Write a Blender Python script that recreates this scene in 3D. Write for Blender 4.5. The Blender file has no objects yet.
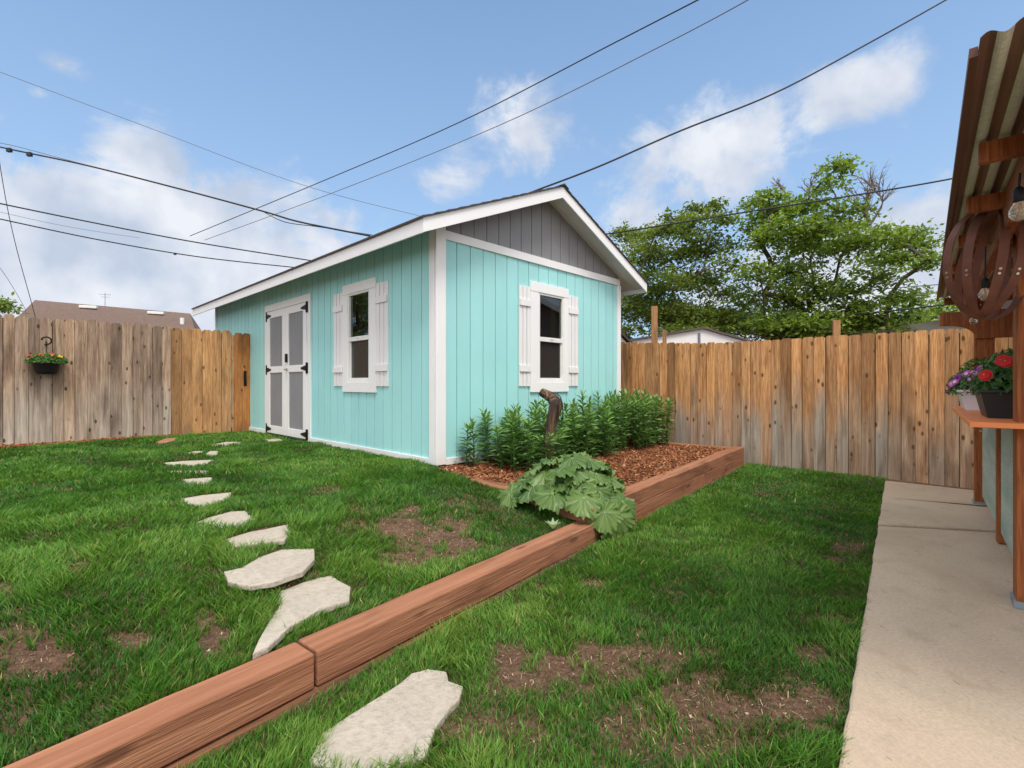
import bpy, bmesh, math, random
import numpy as np
from mathutils import Vector, Matrix
random.seed(7); rs = np.random.RandomState(11)
S = bpy.context.scene; COL = S.collection
F = 490.0; CX = 512.0; CY = 384.0; H = 1.2
def K(u): return (u-CX)/F
def atY(u, v, Y): return Vector((K(u)*Y, Y, H+(CY-v)/F*Y))
def atZ(u, v, z=0.0):
    Y = (H-z)*F/(v-CY); return Vector((K(u)*Y, Y, z))
def sm(x): x = np.clip(x, 0, 1); return x*x*(3-2*x)

# ------------------------------------------------------------ node helpers
class M:
    def __init__(s, name):
        s.m = bpy.data.materials.new(name); s.m.use_nodes = True
        s.t = s.m.node_tree; s.n = s.t.nodes; s.l = s.t.links
        s.b = s.n['Principled BSDF']; s.out = s.n['Material Output']
    def nd(s, t, ins=None, **kw):
        n = s.n.new('ShaderNode'+t)
        for k, v in kw.items(): setattr(n, k, v)
        for k, v in (ins or {}).items():
            if isinstance(v, bpy.types.NodeSocket): s.l.new(v, n.inputs[k])
            else: n.inputs[k].default_value = v
        return n
    def co(s, scale=(1,1,1), kind='Object', off=None):
        c = s.nd('TexCoord').outputs[kind]
        if off is not None: c = s.nd('VectorMath', {0: c, 1: off}, operation='ADD').outputs[0]
        return s.nd('VectorMath', {0: c, 1: scale}, operation='MULTIPLY').outputs[0]
    def noise(s, vec, scale=5, detail=4, rough=.55, dist=0):
        return s.nd('TexNoise', {'Vector': vec, 'Scale': scale, 'Detail': detail, 'Roughness': rough, 'Distortion': dist}).outputs['Fac']
    def ramp(s, fac, stops, interp='LINEAR'):
        r = s.nd('ValToRGB', {'Fac': fac}); e = r.color_ramp.elements; r.color_ramp.interpolation = interp
        while len(e) < len(stops): e.new(.5)
        for q, (p, c) in zip(e, stops):
            q.position = p; q.color = (c if hasattr(c, '__len__') else (c, c, c))[:3] + (1,) if hasattr(c, '__len__') else (c, c, c, 1)
        return r.outputs['Color']
    def mix(s, fac, a, b, mode='MIX'):
        n = s.nd('Mix', data_type='RGBA', blend_type=mode)
        for k, v in ((0, fac), (6, a), (7, b)):
            if isinstance(v, bpy.types.NodeSocket): s.l.new(v, n.inputs[k])
            elif k == 0: n.inputs[0].default_value = v
            else: n.inputs[k].default_value = tuple(v)[:3]+(1,)
        return n.outputs[2]
    def math(s, op, a, b=0.0, clamp=False):
        return s.nd('Math', {0: a, 1: b}, operation=op, use_clamp=clamp).outputs[0]
    def col(s, c):
        if isinstance(c, bpy.types.NodeSocket): s.l.new(c, s.b.inputs['Base Color'])
        else: s.b.inputs['Base Color'].default_value = tuple(c)+(1,)
    def bump(s, h, strength=.3, dist=.01):
        n = s.nd('Bump', {'Height': h, 'Strength': strength, 'Distance': dist}); s.l.new(n.outputs[0], s.b.inputs['Normal'])
    def set(s, **kw):
        for k, v in kw.items():
            k = {'rough': 'Roughness', 'metal': 'Metallic', 'spec': 'Specular IOR Level'}.get(k, k)
            if isinstance(v, bpy.types.NodeSocket): s.l.new(v, s.b.inputs[k])
            else: s.b.inputs[k].default_value = v
        return s

def paint(name, c, var=.06, rough=.55, dirt=0, grain=0):
    m = M(name); v = m.co()
    n1 = m.noise(v, 2.2, 5); n2 = m.noise(m.co((60, 60, 5)), 1, 4)
    a = [max(0, x*(1-var*2.2)) for x in c]; b = [min(1, x*(1+var)) for x in c]
    cc = m.mix(n1, a, b)
    cc = m.mix(m.ramp(n2, [(.35, .0), (.8, .14)]), cc, [x*.72 for x in c])
    if dirt:
        z = m.nd('SeparateXYZ', {0: m.nd('TexCoord').outputs['Object']}).outputs[2]
        f = m.ramp(m.math('ADD', z, m.math('MULTIPLY', n1, .3)), [(.42, (dirt,)*3), (.62, (0, 0, 0))])
        cc = m.mix(f, cc, (.30, .27, .22))
    if name.startswith('teal'):
        at = m.nd('Attribute', attribute_name='Col').outputs['Color']; r_ = m.nd('SeparateColor', {0: at}).outputs[0]
        cc = m.mix(1.0, cc, m.ramp(r_, [(0, (.93, .95, .95)), (1, (1.04, 1.03, 1.02))]), 'MULTIPLY')
        cc = m.mix(m.ramp(m.noise(m.co((1.2, 1.2, .5)), 1, 5, .6), [(.35, .0), (.8, .35)]), cc, (.42, .70, .66))
        vo = m.nd('TexVoronoi', {'Vector': m.co((4.9, 4.9, 3.3)), 'Scale': 1.0, 'Randomness': .25}).outputs['Distance']
        cc = m.mix(m.ramp(vo, [(.018, .45), (.03, 0.)]), cc, (.10, .22, .21))
    m.col(cc); m.set(rough=rough, spec=.3)
    m.bump(m.math('ADD', n2, m.math('MULTIPLY', n1, 2.0)), .25, .004)
    return m.m

def wood(name, light, dark, grey=None, zgrey=(0, .6), attr=True, axis='z', knots=.85, rough=.8, sat=1.0, gtop=0.0, streak=.75):
    m = M(name)
    off = None
    if attr:
        at = m.nd('Attribute', attribute_name='Col').outputs['Color']
        sp = m.nd('SeparateColor', {0: at}); r, g = sp.outputs[0], sp.outputs[1]
        off = m.nd('VectorMath', {0: at, 1: (37., 53., 91.)}, operation='MULTIPLY').outputs[0]
    st = {'z': (26, 26, 1.3), 'x': (1.1, 22, 22), 'y': (22, 1.1, 22)}[axis]
    kn = {'z': (8.5, 8.5, 4.2), 'x': (2.2, 8, 8), 'y': (8, 2.2, 8)}[axis]
    gr = m.noise(m.co(st, off=off), 1, 6, .62, .6)
    gr2 = m.noise(m.co(tuple(q*4.5 for q in st), off=off), 1, 3, .6)
    big = m.noise(m.co((2.5, 2.5, .9) if axis == 'z' else (1.2, 3, 3), off=off), 1, 3)
    c = m.mix(m.ramp(gr, [(.3, 0.), (.72, 1.)]), dark, light)
    c = m.mix(m.ramp(gr2, [(.45, 0.), (.75, streak)]), c, [x*.4 for x in dark])
    if attr:
        tint = m.ramp(r, [(0, (.07, .06, .06)), (.02, (.07, .06, .06)), (.04, (.58, .54, .52)), (.3, (.84, .79, .75)), (.7, (1.08, 1.0, .92)), (1, (1.42, 1.3, 1.12))])  # near-black lowest stops carry the painted shade of the fence gap strips
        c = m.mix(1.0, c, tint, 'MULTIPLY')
    if grey:
        z = m.nd('SeparateXYZ', {0: m.nd('TexCoord').outputs['Object']}).outputs[2]
        zz = m.math('ADD', z, m.math('MULTIPLY', m.math('SUBTRACT', big, .5), 1.5))
        f = m.ramp(m.math('DIVIDE', zz, 2.2), [(zgrey[0], (1, 1, 1)), (zgrey[1], (gtop,)*3)])
        g3 = m.mix(m.ramp(gr, [(.3, 0.), (.7, 1.)]), [x*.45 for x in grey], grey)
        if attr: f = m.math('MULTIPLY', f, m.math('ADD', m.math('MULTIPLY', g, .8), .45), True)
        c = m.mix(f, c, g3)
    # dark water stains
    st2 = m.noise(m.co((6, 6, 1.1) if axis == 'z' else (1.6, 6, 6), off=off), 1, 4)
    c = m.mix(m.ramp(st2, [(.52, 0.), (.74, .72)]), c, [x*.30 for x in dark])
    vo = m.nd('TexVoronoi', {'Vector': m.co(kn, off=off), 'Scale': 1.0, 'Randomness': 1.0}).outputs['Distance']
    kf = m.ramp(vo, [(.10, (knots,)*3), (.17, (0, 0, 0))])
    c = m.mix(kf, c, [x*.22 for x in dark])
    m.col(c); m.set(rough=rough, spec=.2)
    m.bump(m.math('ADD', gr, m.math('MULTIPLY', gr2, .9)), .8, .008)
    return m.m

def foliage(name, c1, c2, trans=.35, rough=.5, attr=True):
    m = M(name)
    if attr:
        at = m.nd('Attribute', attribute_name='Col').outputs['Color']
        r = m.nd('SeparateColor', {0: at}).outputs[0]
    else: r = m.nd('ObjectInfo').outputs['Random']
    n = m.noise(m.co(), 3, 2)
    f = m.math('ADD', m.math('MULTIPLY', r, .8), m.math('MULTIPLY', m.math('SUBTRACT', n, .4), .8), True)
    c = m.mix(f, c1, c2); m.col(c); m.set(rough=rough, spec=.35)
    tr = m.nd('BsdfTranslucent', {'Color': m.mix(1, c, (1.2, 1.3, .6), 'MULTIPLY')})
    mx = m.nd('MixShader', {0: trans, 1: m.b.outputs[0], 2: tr.outputs[0]})
    m.l.new(mx.outputs[0], m.out.inputs[0]); return m.m

def plain(name, c, rough=.5, metal=0, var=.1, nscale=8, bump=0, spec=.3):
    m = M(name); n = m.noise(m.co(), nscale, 5)
    m.col(m.mix(n, [x*(1-var) for x in c], [min(1, x*(1+var)) for x in c])); m.set(rough=rough, metal=metal, spec=spec)
    if bump: m.bump(n, bump, .01)
    return m.m

# ------------------------------------------------------------ mesh helpers
class MB:
    def __init__(s, f=None): s.v = []; s.f = []; s.c = []; s.T = f
    def add(s, vs, fs, col=None):
        b = len(s.v)
        for p in vs: s.v.append(tuple(s.T(*p)) if s.T else tuple(p)); s.c.append(col or (.5, .5, .5))
        for q in fs: s.f.append(tuple(b+i for i in q))
    def box(s, x0, x1, y0, y1, z0, z1, col=None):
        s.add([(x, y, z) for z in (z0, z1) for y in (y0, y1) for x in (x0, x1)],
              [(0, 2, 3, 1), (4, 5, 7, 6), (0, 1, 5, 4), (2, 6, 7, 3), (0, 4, 6, 2), (1, 3, 7, 5)], col)
    def prism(s, pts, d0, d1, col=None):          # pts in (a, z), extruded along the middle axis d
        n = len(pts)
        s.add([(a, d0, z) for a, z in pts]+[(a, d1, z) for a, z in pts],
              [tuple(range(n)), tuple(range(2*n-1, n-1, -1))]+[(i, i+n, (i+1) % n+n, (i+1) % n) for i in range(n)], col)
    def slab(s, pts, z0, z1, col=None):           # pts in (x, y), extruded up
        n = len(pts)
        s.add([(a, b, z0) for a, b in pts]+[(a, b, z1) for a, b in pts],
              [tuple(range(n-1, -1, -1)), tuple(range(n, 2*n))]+[(i, (i+1) % n, (i+1) % n+n, i+n) for i in range(n)], col)
    def tube(s, pts, rad, n=8, col=None, cap=True):
        pts = [Vector(p) for p in pts]; N = len(pts)
        if not hasattr(rad, '__len__'): rad = [rad]*N
        vs = []; up = None
        for i, p in enumerate(pts):
            t = (pts[min(i+1, N-1)]-pts[max(i-1, 0)])
            if t.length < 1e-9: t = Vector((0, 0, 1))
            t.normalize()
            if up is None: up = t.orthogonal().normalized()
            else:
                up = up-t*up.dot(t)
                up = up.normalized() if up.length > 1e-6 else t.orthogonal().normalized()
            w = t.cross(up)
            for k in range(n):
                a = 2*math.pi*k/n; vs.append(p+(up*math.cos(a)+w*math.sin(a))*rad[i])
        fs = [(i*n+k, i*n+(k+1) % n, (i+1)*n+(k+1) % n, (i+1)*n+k) for i in range(N-1) for k in range(n)]
        if cap: fs += [tuple(range(n-1, -1, -1)), tuple(range((N-1)*n, N*n))]
        s.add(vs, fs, col)
    def lathe(s, prof, c=(0, 0, 0), n=16, col=None):   # prof (r, z)
        vs = []
        for r, z in prof:
            for k in range(n):
                a = 2*math.pi*k/n; vs.append((c[0]+r*math.cos(a), c[1]+r*math.sin(a), c[2]+z))
        m = len(prof)
        fs = [(i*n+k, i*n+(k+1) % n, (i+1)*n+(k+1) % n, (i+1)*n+k) for i in range(m-1) for k in range(n)]
        fs += [tuple(range(n-1, -1, -1)), tuple(range((m-1)*n, m*n))]
        s.add(vs, fs, col)
    def build(s, name, m, parent=None, bevel=0, smooth=False, fix=True, loc=None, rotz=0):
        me = bpy.data.meshes.new(name); me.from_pydata(s.v, [], s.f)
        if fix:
            bm = bmesh.new(); bm.from_mesh(me); bmesh.ops.recalc_face_normals(bm, faces=bm.faces); bm.to_mesh(me); bm.free()
        ca = me.color_attributes.new('Col', 'FLOAT_COLOR', 'POINT')
        ca.data.foreach_set('color', np.array([(*c, 1) for c in s.c], dtype=np.float32).ravel())
        if smooth: me.polygons.foreach_set('use_smooth', [True]*len(me.polygons))
        return link(name, me, m, parent, bevel, loc, rotz)
def link(name, me, m, parent=None, bevel=0, loc=None, rotz=0):
    me.materials.append(m); o = bpy.data.objects.new(name, me); COL.objects.link(o)
    if parent: o.parent = parent
    if loc is not None: o.location = loc
    o.rotation_euler.z = rotz
    if bevel:
        b = o.modifiers.new('Bevel', 'BEVEL'); b.width = bevel; b.segments = 2; b.limit_method = 'ANGLE'
    return o
def npmesh(name, V, faces, C, m, parent=None, loc=None, smooth=False):
    """V (n,3); faces list of arrays (k, nverts) ; C (n,3)"""
    me = bpy.data.meshes.new(name); me.vertices.add(len(V)); me.vertices.foreach_set('co', V.astype(np.float32).ravel())
    li = np.concatenate([f.ravel() for f in faces]); cnt = np.concatenate([np.full(len(f), f.shape[1]) for f in faces])
    me.loops.add(len(li)); me.loops.foreach_set('vertex_index', li.astype(np.int32))
    me.polygons.add(len(cnt)); me.polygons.foreach_set('loop_start', np.concatenate([[0], np.cumsum(cnt)[:-1]]).astype(np.int32))
    me.update(calc_edges=True)
    if smooth: me.polygons.foreach_set('use_smooth', [True]*len(cnt))
    ca = me.color_attributes.new('Col', 'FLOAT_COLOR', 'POINT')
    ca.data.foreach_set('color', np.concatenate([C, np.ones((len(C), 1))], 1).astype(np.float32).ravel())
    return link(name, me, m, parent, 0, loc)
def tag(o, label=None, cat=None, group=None, kind=None):
    for k, v in (('label', label), ('category', cat), ('group', group), ('kind', kind)):
        if v: o[k] = v
    return o
def empty(name, loc=(0, 0, 0), rotz=0, label=None, cat=None, group=None):
    o = bpy.data.objects.new(name, None); COL.objects.link(o); o.location = loc; o.rotation_euler.z = rotz
    o.empty_display_size = .2
    return tag(o, label, cat, group)
def hashn(x, y, seed=0):
    n = np.sin(x*127.1+y*311.7+seed*74.7)*43758.5453; return n-np.floor(n)
def vnoise(x, y, seed=0):
    xi, yi = np.floor(x), np.floor(y); fx, fy = sm(x-xi), sm(y-yi)
    a = hashn(xi, yi, seed); b = hashn(xi+1, yi, seed); c = hashn(xi, yi+1, seed); d = hashn(xi+1, yi+1, seed)
    return (a*(1-fx)+b*fx)*(1-fy)+(c*(1-fx)+d*fx)*fy

# ------------------------------------------------------------ layout constants
C0 = Vector((-.824, 5.38, 0)); G = Vector((.6947, .7193, 0)); W = Vector((-.7193, .6947, 0)); SHROT = math.atan2(G.y, G.x)
P0 = Vector((.606, 3.676, 0)); D = Vector((.618, .786, 0)); N = Vector((-.786, .618, 0)); WROT = math.atan2(D.y, D.x)
SB = .31                         # shed base
def ground(x, y):
    rx, ry = x-P0.x, y-P0.y
    d = rx*N.x+ry*N.y
    up = .115+.175*sm((d-.1)/1.7)
    bed = ((x-P0.x)*.728+(y-P0.y)*.6856 > .07) & (d > .07)
    up = np.where(bed, .10, up)
    bumps = (vnoise(x*1.3, y*1.3, 3)-.5)*.03+(vnoise(x*4, y*4, 5)-.5)*.012
    lo = -.005+bumps*.6
    return np.where(d > .07, up+bumps*sm((d-.07)/.5), lo)
EB = Vector((.6446, .7645, 0)); FB = Vector((.7645, -.6446, 0)); BROT = math.atan2(EB.y, EB.x)-math.pi/2

# ------------------------------------------------------------ materials
WHITE = paint('white_paint', (.82, .82, .825), .03, .5, dirt=.2)
SHUT = paint('shutter_paint', (.80, .785, .79), .05, .5)
TEAL = paint('teal_paint', (.36, .72, .73), .05, .6, dirt=.12)
GREY = paint('grey_paint', (.25, .25, .26), .08, .6)
DGREY = paint('door_grey_paint', (.255, .26, .275), .08, .6)
VINYL = plain('white_vinyl', (.74, .74, .72), .35)
BLACK = plain('black_iron', (.015, .015, .016), .45, .5)
SOFF = paint('soffit_paint', (.62, .63, .64), .05, .6)
SHIN = plain('shingles', (.07, .06, .055), .95, 0, .5, 40, .8)
TIMB = wood('landscape_timber', (.38, .19, .115), (.24, .105, .06), axis='x', knots=.6, rough=.85, streak=.12)
TIMB2 = wood('buried_timber', (.30, .15, .085), (.15, .07, .04), axis='x', knots=.45, rough=.85)
FENR = wood('cedar_fence_boards', (.78, .48, .24), (.40, .175, .068), (.50, .42, .34), (.22, .52))
FENL = wood('weathered_fence_boards', (.50, .375, .275), (.17, .105, .07), (.56, .47, .385), (.2, .62), gtop=.2)
FENG = wood('newer_fence_boards', (.68, .42, .21), (.42, .22, .09), (.30, .2, .13), (.02, .2))
FENO = wood('orange_stained_boards', (.50, .235, .085), (.27, .105, .035), (.2, .14, .09), (.02, .25))
POSTW = wood('new_post_wood', (.56, .31, .15), (.36, .18, .08), attr=False, knots=.3)
RED = wood('stained_cedar', (.50, .17, .055), (.24, .07, .025), attr=False, knots=.35, rough=.55)
REDY = wood('stained_cedar_beam', (.46, .15, .05), (.21, .06, .022), attr=False, axis='y', knots=.3, rough=.55)

def mk_ground():
    m = M('soil_ground'); v = m.co()
    n = m.noise(v, 1.4, 6, .6); f = m.noise(v, 38, 6, .7); p = m.noise(v, 9, 4)
    c = m.mix(m.ramp(f, [(.3, 0.), (.72, 1.)]), (.075, .042, .026), (.30, .185, .12))
    c = m.mix(m.ramp(p, [(.35, .5), (.7, 0.)]), c, (.075, .042, .028))
    vo = m.nd('TexVoronoi', {'Vector': v, 'Scale': 55.0}).outputs['Distance']
    c = m.mix(m.ramp(vo, [(.12, .7), (.2, 0.)]), c, (.36, .27, .19))
    m.col(c); m.set(rough=.95, spec=.1); m.bump(m.math('ADD', f, m.math('MULTIPLY', p, .8)), 1.0, .03); return m.m
SOIL = mk_ground()
def mk_conc():
    m = M('concrete'); v = m.co()
    n = m.noise(v, .9, 6, .6, .6); f = m.noise(v, 70, 5, .7); s = m.noise(m.co((1, 1, 1)), 6, 5, .65)
    c = m.mix(m.ramp(n, [(.3, 0.), (.7, 1.)]), (.43, .34, .25), (.57, .46, .35))
    c = m.mix(m.ramp(f, [(.35, .35), (.6, 0.)]), c, (.24, .19, .14))
    c = m.mix(m.ramp(s, [(.55, 0.), (.75, .45)]), c, (.29, .235, .175))
    bl = m.noise(m.co((9, 3, 1)), 2.2, 5, .7)
    c = m.mix(m.ramp(bl, [(.63, 0.), (.70, .5)]), c, (.17, .135, .10))
    m.col(c); m.set(rough=.9, spec=.15); m.bump(m.math('ADD', m.math('MULTIPLY', f, .5), s), .35, .008); return m.m
CONC = mk_conc()
def mk_stone(name, a, b):
    m = M(name); v = m.co(); n = m.noise(v, 2.6, 6, .6, 1.0); f = m.noise(v, 30, 6, .7)
    c = m.mix(m.ramp(n, [(.3, 0.), (.7, 1.)]), a, b); c = m.mix(m.ramp(f, [(.3, .4), (.55, 0.)]), c, [x*.55 for x in a])
    wv = m.noise(m.co((1, 6, 1)), 1.6, 3, .5, 1.5); c = m.mix(m.ramp(wv, [(.6, 0.), (.72, .3)]), c, (.42, .27, .19))
    m.col(c); m.set(rough=.85, spec=.2); m.bump(m.math('ADD', f, m.math('MULTIPLY', n, 3)), .8, .018); return m.m
FLAG = mk_stone('flagstone', (.40, .35, .285), (.54, .48, .40)); FLAGR = mk_stone('red_flagstone', (.30, .14, .085), (.40, .21, .14))
def mk_mulch():
    m = M('mulch_base'); v = m.co(); f = m.noise(m.co((1, 1, 1)), 45, 5, .7); vo = m.nd('TexVoronoi', {'Vector': m.co((1, 2.4, 1)), 'Scale': 42.0}).outputs['Color']
    g = m.nd('SeparateColor', {0: vo}).outputs[0]
    c = m.mix(g, (.07, .026, .012), (.34, .145, .07)); c = m.mix(m.ramp(f, [(.3, .8), (.6, 0.)]), c, (.03, .013, .008))
    m.col(c); m.set(rough=.9, spec=.1); m.bump(m.math('ADD', f, g), 1., .03); return m.m
MULCH = mk_mulch()
def mk_chip():
    m = M('bark_chips'); at = m.nd('Attribute', attribute_name='Col').outputs['Color']
    r = m.nd('SeparateColor', {0: at}).outputs[0]
    m.col(m.ramp(r, [(0, (.08, .026, .012)), (.5, (.24, .085, .036)), (.88, (.38, .16, .07)), (1, (.52, .32, .18))])); m.set(rough=.85, spec=.15); return m.m
CHIP = mk_chip()
def mk_grass():
    m = M('grass_blades'); at = m.nd('Attribute', attribute_name='Col').outputs['Color']
    sp = m.nd('SeparateColor', {0: at})
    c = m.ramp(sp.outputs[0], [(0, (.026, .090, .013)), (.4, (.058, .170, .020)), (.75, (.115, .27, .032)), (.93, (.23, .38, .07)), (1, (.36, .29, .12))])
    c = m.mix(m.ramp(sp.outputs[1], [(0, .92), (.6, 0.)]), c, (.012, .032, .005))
    m.col(c); m.set(rough=.5, spec=.3)
    tr = m.nd('BsdfTranslucent', {'Color': m.mix(1, c, (1.25, 1.35, .7), 'MULTIPLY')})
    m.l.new(m.nd('MixShader', {0: .35, 1: m.b.outputs[0], 2: tr.outputs[0]}).outputs[0], m.out.inputs[0]); return m.m
GRASS = mk_grass()
def mk_straw():
    m = M('dry_straw'); at = m.nd('Attribute', attribute_name='Col').outputs['Color']
    m.col(m.ramp(m.nd('SeparateColor', {0: at}).outputs[0], [(0, (.10, .06, .035)), (.6, (.30, .21, .12)), (1, (.52, .42, .27))])); m.set(rough=.9); return m.m
STRAW = mk_straw()
def mk_glass():
    m = M('window_glass'); fr = m.nd('Fresnel', {'IOR': 1.6}).outputs[0]
    f = m.math('ADD', m.math('MULTIPLY', fr, 1.5), .02, True)
    g = m.nd('BsdfGlossy', {'Color': (.9, .95, .95, 1), 'Roughness': .01}); t = m.nd('BsdfTransparent', {'Color': (.55, .58, .55, 1)})
    m.l.new(m.nd('MixShader', {0: f, 1: t.outputs[0], 2: g.outputs[0]}).outputs[0], m.out.inputs[0]); return m.m
GLASS = mk_glass()
def mk_screen():
    m = M('insect_screen'); g = m.nd('BsdfDiffuse', {'Color': (.05, .045, .042, 1)}); t = m.nd('BsdfTransparent', {'Color': (.8, .8, .8, 1)})
    m.l.new(m.nd('MixShader', {0: .6, 1: t.outputs[0], 2: g.outputs[0]}).outputs[0], m.out.inputs[0]); return m.m
SCREEN = mk_screen()
def mk_corr(name, a, b, rust):
    m = M(name); v = m.co(); n = m.noise(m.co((3, .5, 3)), 2, 5, .6); f = m.noise(v, 60, 4, .7)
    c = m.mix(m.ramp(n, [(.35, 0.), (.65, 1.)]), a, b); c = m.mix(m.ramp(f, [(.4, .45), (.65, 0.)]), c, [x*.5 for x in a])
    at = m.nd('Attribute', attribute_name='Col').outputs['Color']; r = m.nd('SeparateColor', {0: at}).outputs[0]
    c = m.mix(m.math('MULTIPLY', r, rust), c, (.15, .085, .055))
    m.col(c); m.set(rough=.5, metal=.1); m.bump(f, .3, .004); return m.m
CORR = mk_corr('corrugated_roof_metal', (.66, .68, .60), (.44, .56, .40), 1.0)
CORS = mk_corr('galvanised_siding_metal', (.58, .60, .54), (.30, .42, .34), .0)
RUST = plain('rusty_steel', (.165, .066, .045), .6, .1, .5, 14, .3)
STEEL = plain('bolt_steel', (.6, .6, .58), .3, .9)
CTOP = plain('orange_counter_paint', (.80, .26, .09), .45, 0, .15, 6, .1)
CABLE = plain('cable_black', (.025, .025, .028), .6); CABLEG = plain('cable_grey', (.16, .18, .22), .6)
LEAFT = foliage('tree_leaves_bright', (.06, .105, .015), (.33, .45, .08), .4)
LEAFD = foliage('tree_leaves_olive', (.055, .095, .018), (.27, .34, .06), .42)
LILY = foliage('lily_leaves', (.025, .085, .02), (.21, .37, .09), .2, .4)
RHUB = foliage('rhubarb_leaves', (.04, .10, .022), (.18, .27, .07), .15, .4)
STEMG = plain('green_stem', (.08, .16, .04), .5); STEMR = plain('rhubarb_stalk', (.16, .16, .06), .5)
BARK = plain('bark', (.075, .055, .042), .95, 0, .4, 12, .8); BARKP = plain('pale_bark', (.16, .125, .10), .95, 0, .4, 12, .8)
def mk_drift():
    m = M('driftwood'); n = m.noise(m.co((14, 14, 2.0)), 1, 6, .65, .8)
    m.col(m.ramp(n, [(.38, (.012, .008, .006)), (.5, (.07, .035, .02)), (.68, (.27, .16, .10))])); m.set(rough=.85); m.bump(n, 1., .02); return m.m
DRIFT = mk_drift()

# ------------------------------------------------------------ setting: ground, slab
def build_ground():
    xs = np.concatenate([np.linspace(-400, -14, 14)[:-1], np.arange(-14, 9, .09), np.linspace(9, 400, 14)])
    ys = np.concatenate([np.linspace(-300, -1, 10)[:-1], np.arange(-1, 12, .09), np.linspace(12, 600, 16)])
    X, Y = np.meshgrid(xs, ys); Z = ground(X, Y)
    far = sm((np.maximum(np.abs(X+2)-14, np.abs(Y-5)-9))/6); Z = Z*(1-far)
    # keep the soil below slabs and the mulch of the bed
    V = np.stack([X.ravel(), Y.ravel(), Z.ravel()], 1); nx, ny = len(xs), len(ys)
    # snap the step under the retaining timber
    i = np.arange(nx-1)[None, :]+np.arange(ny-1)[:, None]*nx; i = i.ravel()
    Fc = np.stack([i, i+1, i+nx+1, i+nx], 1)
    o = npmesh('ground', V, [Fc], np.full((len(V), 3), .5), SOIL, smooth=True); tag(o, kind='structure')
build_ground()
e0 = atZ(885, 483, .03); e1 = atZ(845, 725, .03); ed = (e0-e1).normalized()
Eedge = lambda s: e1+ed*s
def slab_edge(s0, s1, n, z):
    out = []
    for i in range(n+1):
        s = s0+(s1-s0)*i/n; p = Eedge(s); w = (vnoise(np.float64(s*5), np.float64(1.), 9)-.5)*.006+(vnoise(np.float64(s*23), np.float64(2.), 9)-.5)*.006
        out.append((p.x-ed.y*w, p.y+ed.x*w))
    return out
jA = Vector((3.10, 4.0, 0)); sj = (jA-e1).dot(ed)
rt = Vector((ed.y, -ed.x, 0))
near = slab_edge(-3.2, sj, 90, 0); pj = Vector((near[-1][0], near[-1][1], 0)); pr = pj+Vector((4.2, -.95, 0))
b = MB(); q = Eedge(-3.2)+rt*5; b.slab(near+[(pr.x, pr.y), (q.x, q.y)], -.12, .028); tag(b.build('path', CONC, bevel=.012), kind='structure')
far_ = slab_edge(sj+.012, (e0-e1).length+.12, 40, 0); p2 = Vector((far_[0][0], far_[0][1], 0))+Vector((4.2, -.95, 0)); q2 = Vector((far_[-1][0], far_[-1][1], 0))
q3 = q2-W*4.6
b = MB(); b.slab(far_+[(q3.x, q3.y), (p2.x+.3, p2.y)], -.12, .042); tag(b.build('path', CONC, bevel=.012), kind='structure')

# ------------------------------------------------------------ shed
shed = empty('garden_shed', C0, SHROT, 'turquoise garden shed with white trim, grey double doors and shuttered windows', 'shed')
GL, SL = 3.70, 8.05
gab = lambda a, d, z: (a, -d, z)          # d = out of the wall
sid = lambda a, d, z: (-d, a, z)
def tg(u): k = K(u); return (k*C0.y-C0.x)/(G.x-G.y*k)
def ts(u): k = K(u); return (C0.x-C0.y*k)/(-W.x+W.y*k)
ZR = lambda a: 2.99+(.426)*(GL/2-abs(a-GL/2))-.0   # underside of the roof at the walls
OE, OG, RT = .395, .30, .15
def panel(b, T, a0, a1, z0f, z1f, holes, sp=.203, gap=.011, ph=.07):
    b.T = T
    edges = [a0]; x = a0+ph
    while x < a1-.03: edges.append(x); x += sp
    edges.append(a1)
    cuts = sorted({h for H_ in holes for h in H_[:2]})
    for i in range(len(edges)-1):
        p, q = edges[i]+(gap/2 if i else 0), edges[i+1]-(gap/2 if i < len(edges)-2 else 0)
        cs = [p]+[c for c in cuts if p < c < q]+[q]
        if p < GL/2 < q and T is gab: cs = sorted(cs+[GL/2])
        rc = (random.random(), random.random(), random.random())
        for s0, s1 in zip(cs[:-1], cs[1:]):
            hs = sorted((h[2], h[3]) for h in holes if h[0] <= (s0+s1)/2 <= h[1])
            zc = None
            lo = (z0f(s0), z0f(s1))
            for (ha, hb) in hs:
                b.prism([(s0, lo[0]), (s1, lo[1]), (s1, ha), (s0, ha)], -.004, .009, rc); lo = (hb, hb)
            b.prism([(s0, lo[0]), (s1, lo[1]), (s1, z1f(s1)), (s0, z1f(s0))], -.004, .009, rc)
def backing(b, T, a0, a1, z0, z1f, holes, t0=-.09, t1=-.001):
    b.T = T; cs = sorted({a0, a1, GL/2 if T is gab else a0}|{h for H_ in holes for h in H_[:2]})
    for s0, s1 in zip(cs[:-1], cs[1:]):
        lo = z0
        for (ha, hb) in sorted((h[2], h[3]) for h in holes if h[0] <= (s0+s1)/2 <= h[1]):
            b.prism([(s0, lo), (s1, lo), (s1, ha), (s0, ha)], t0, t1); lo = hb
        b.prism([(s0, lo), (s1, lo), (s1, z1f(s1)), (s0, z1f(s0))], t0, t1)
gw = (tg(529), tg(567)); go = (tg(537.5), tg(562.5)); sw = (ts(377.7), ts(344.6)); so = (ts(371), ts(349.5))
WZ = (1.09, 2.56); WO = (1.225, 2.43)
gh = [(go[0]-.03, go[1]+.03, WO[0]-.03, WO[1]+.03)]; sh = [(so[0]-.03, so[1]+.03, WO[0]-.03, WO[1]+.03)]
BAND0, BAND1 = 2.805, 2.905
ST = 2.99
b = MB()
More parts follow.
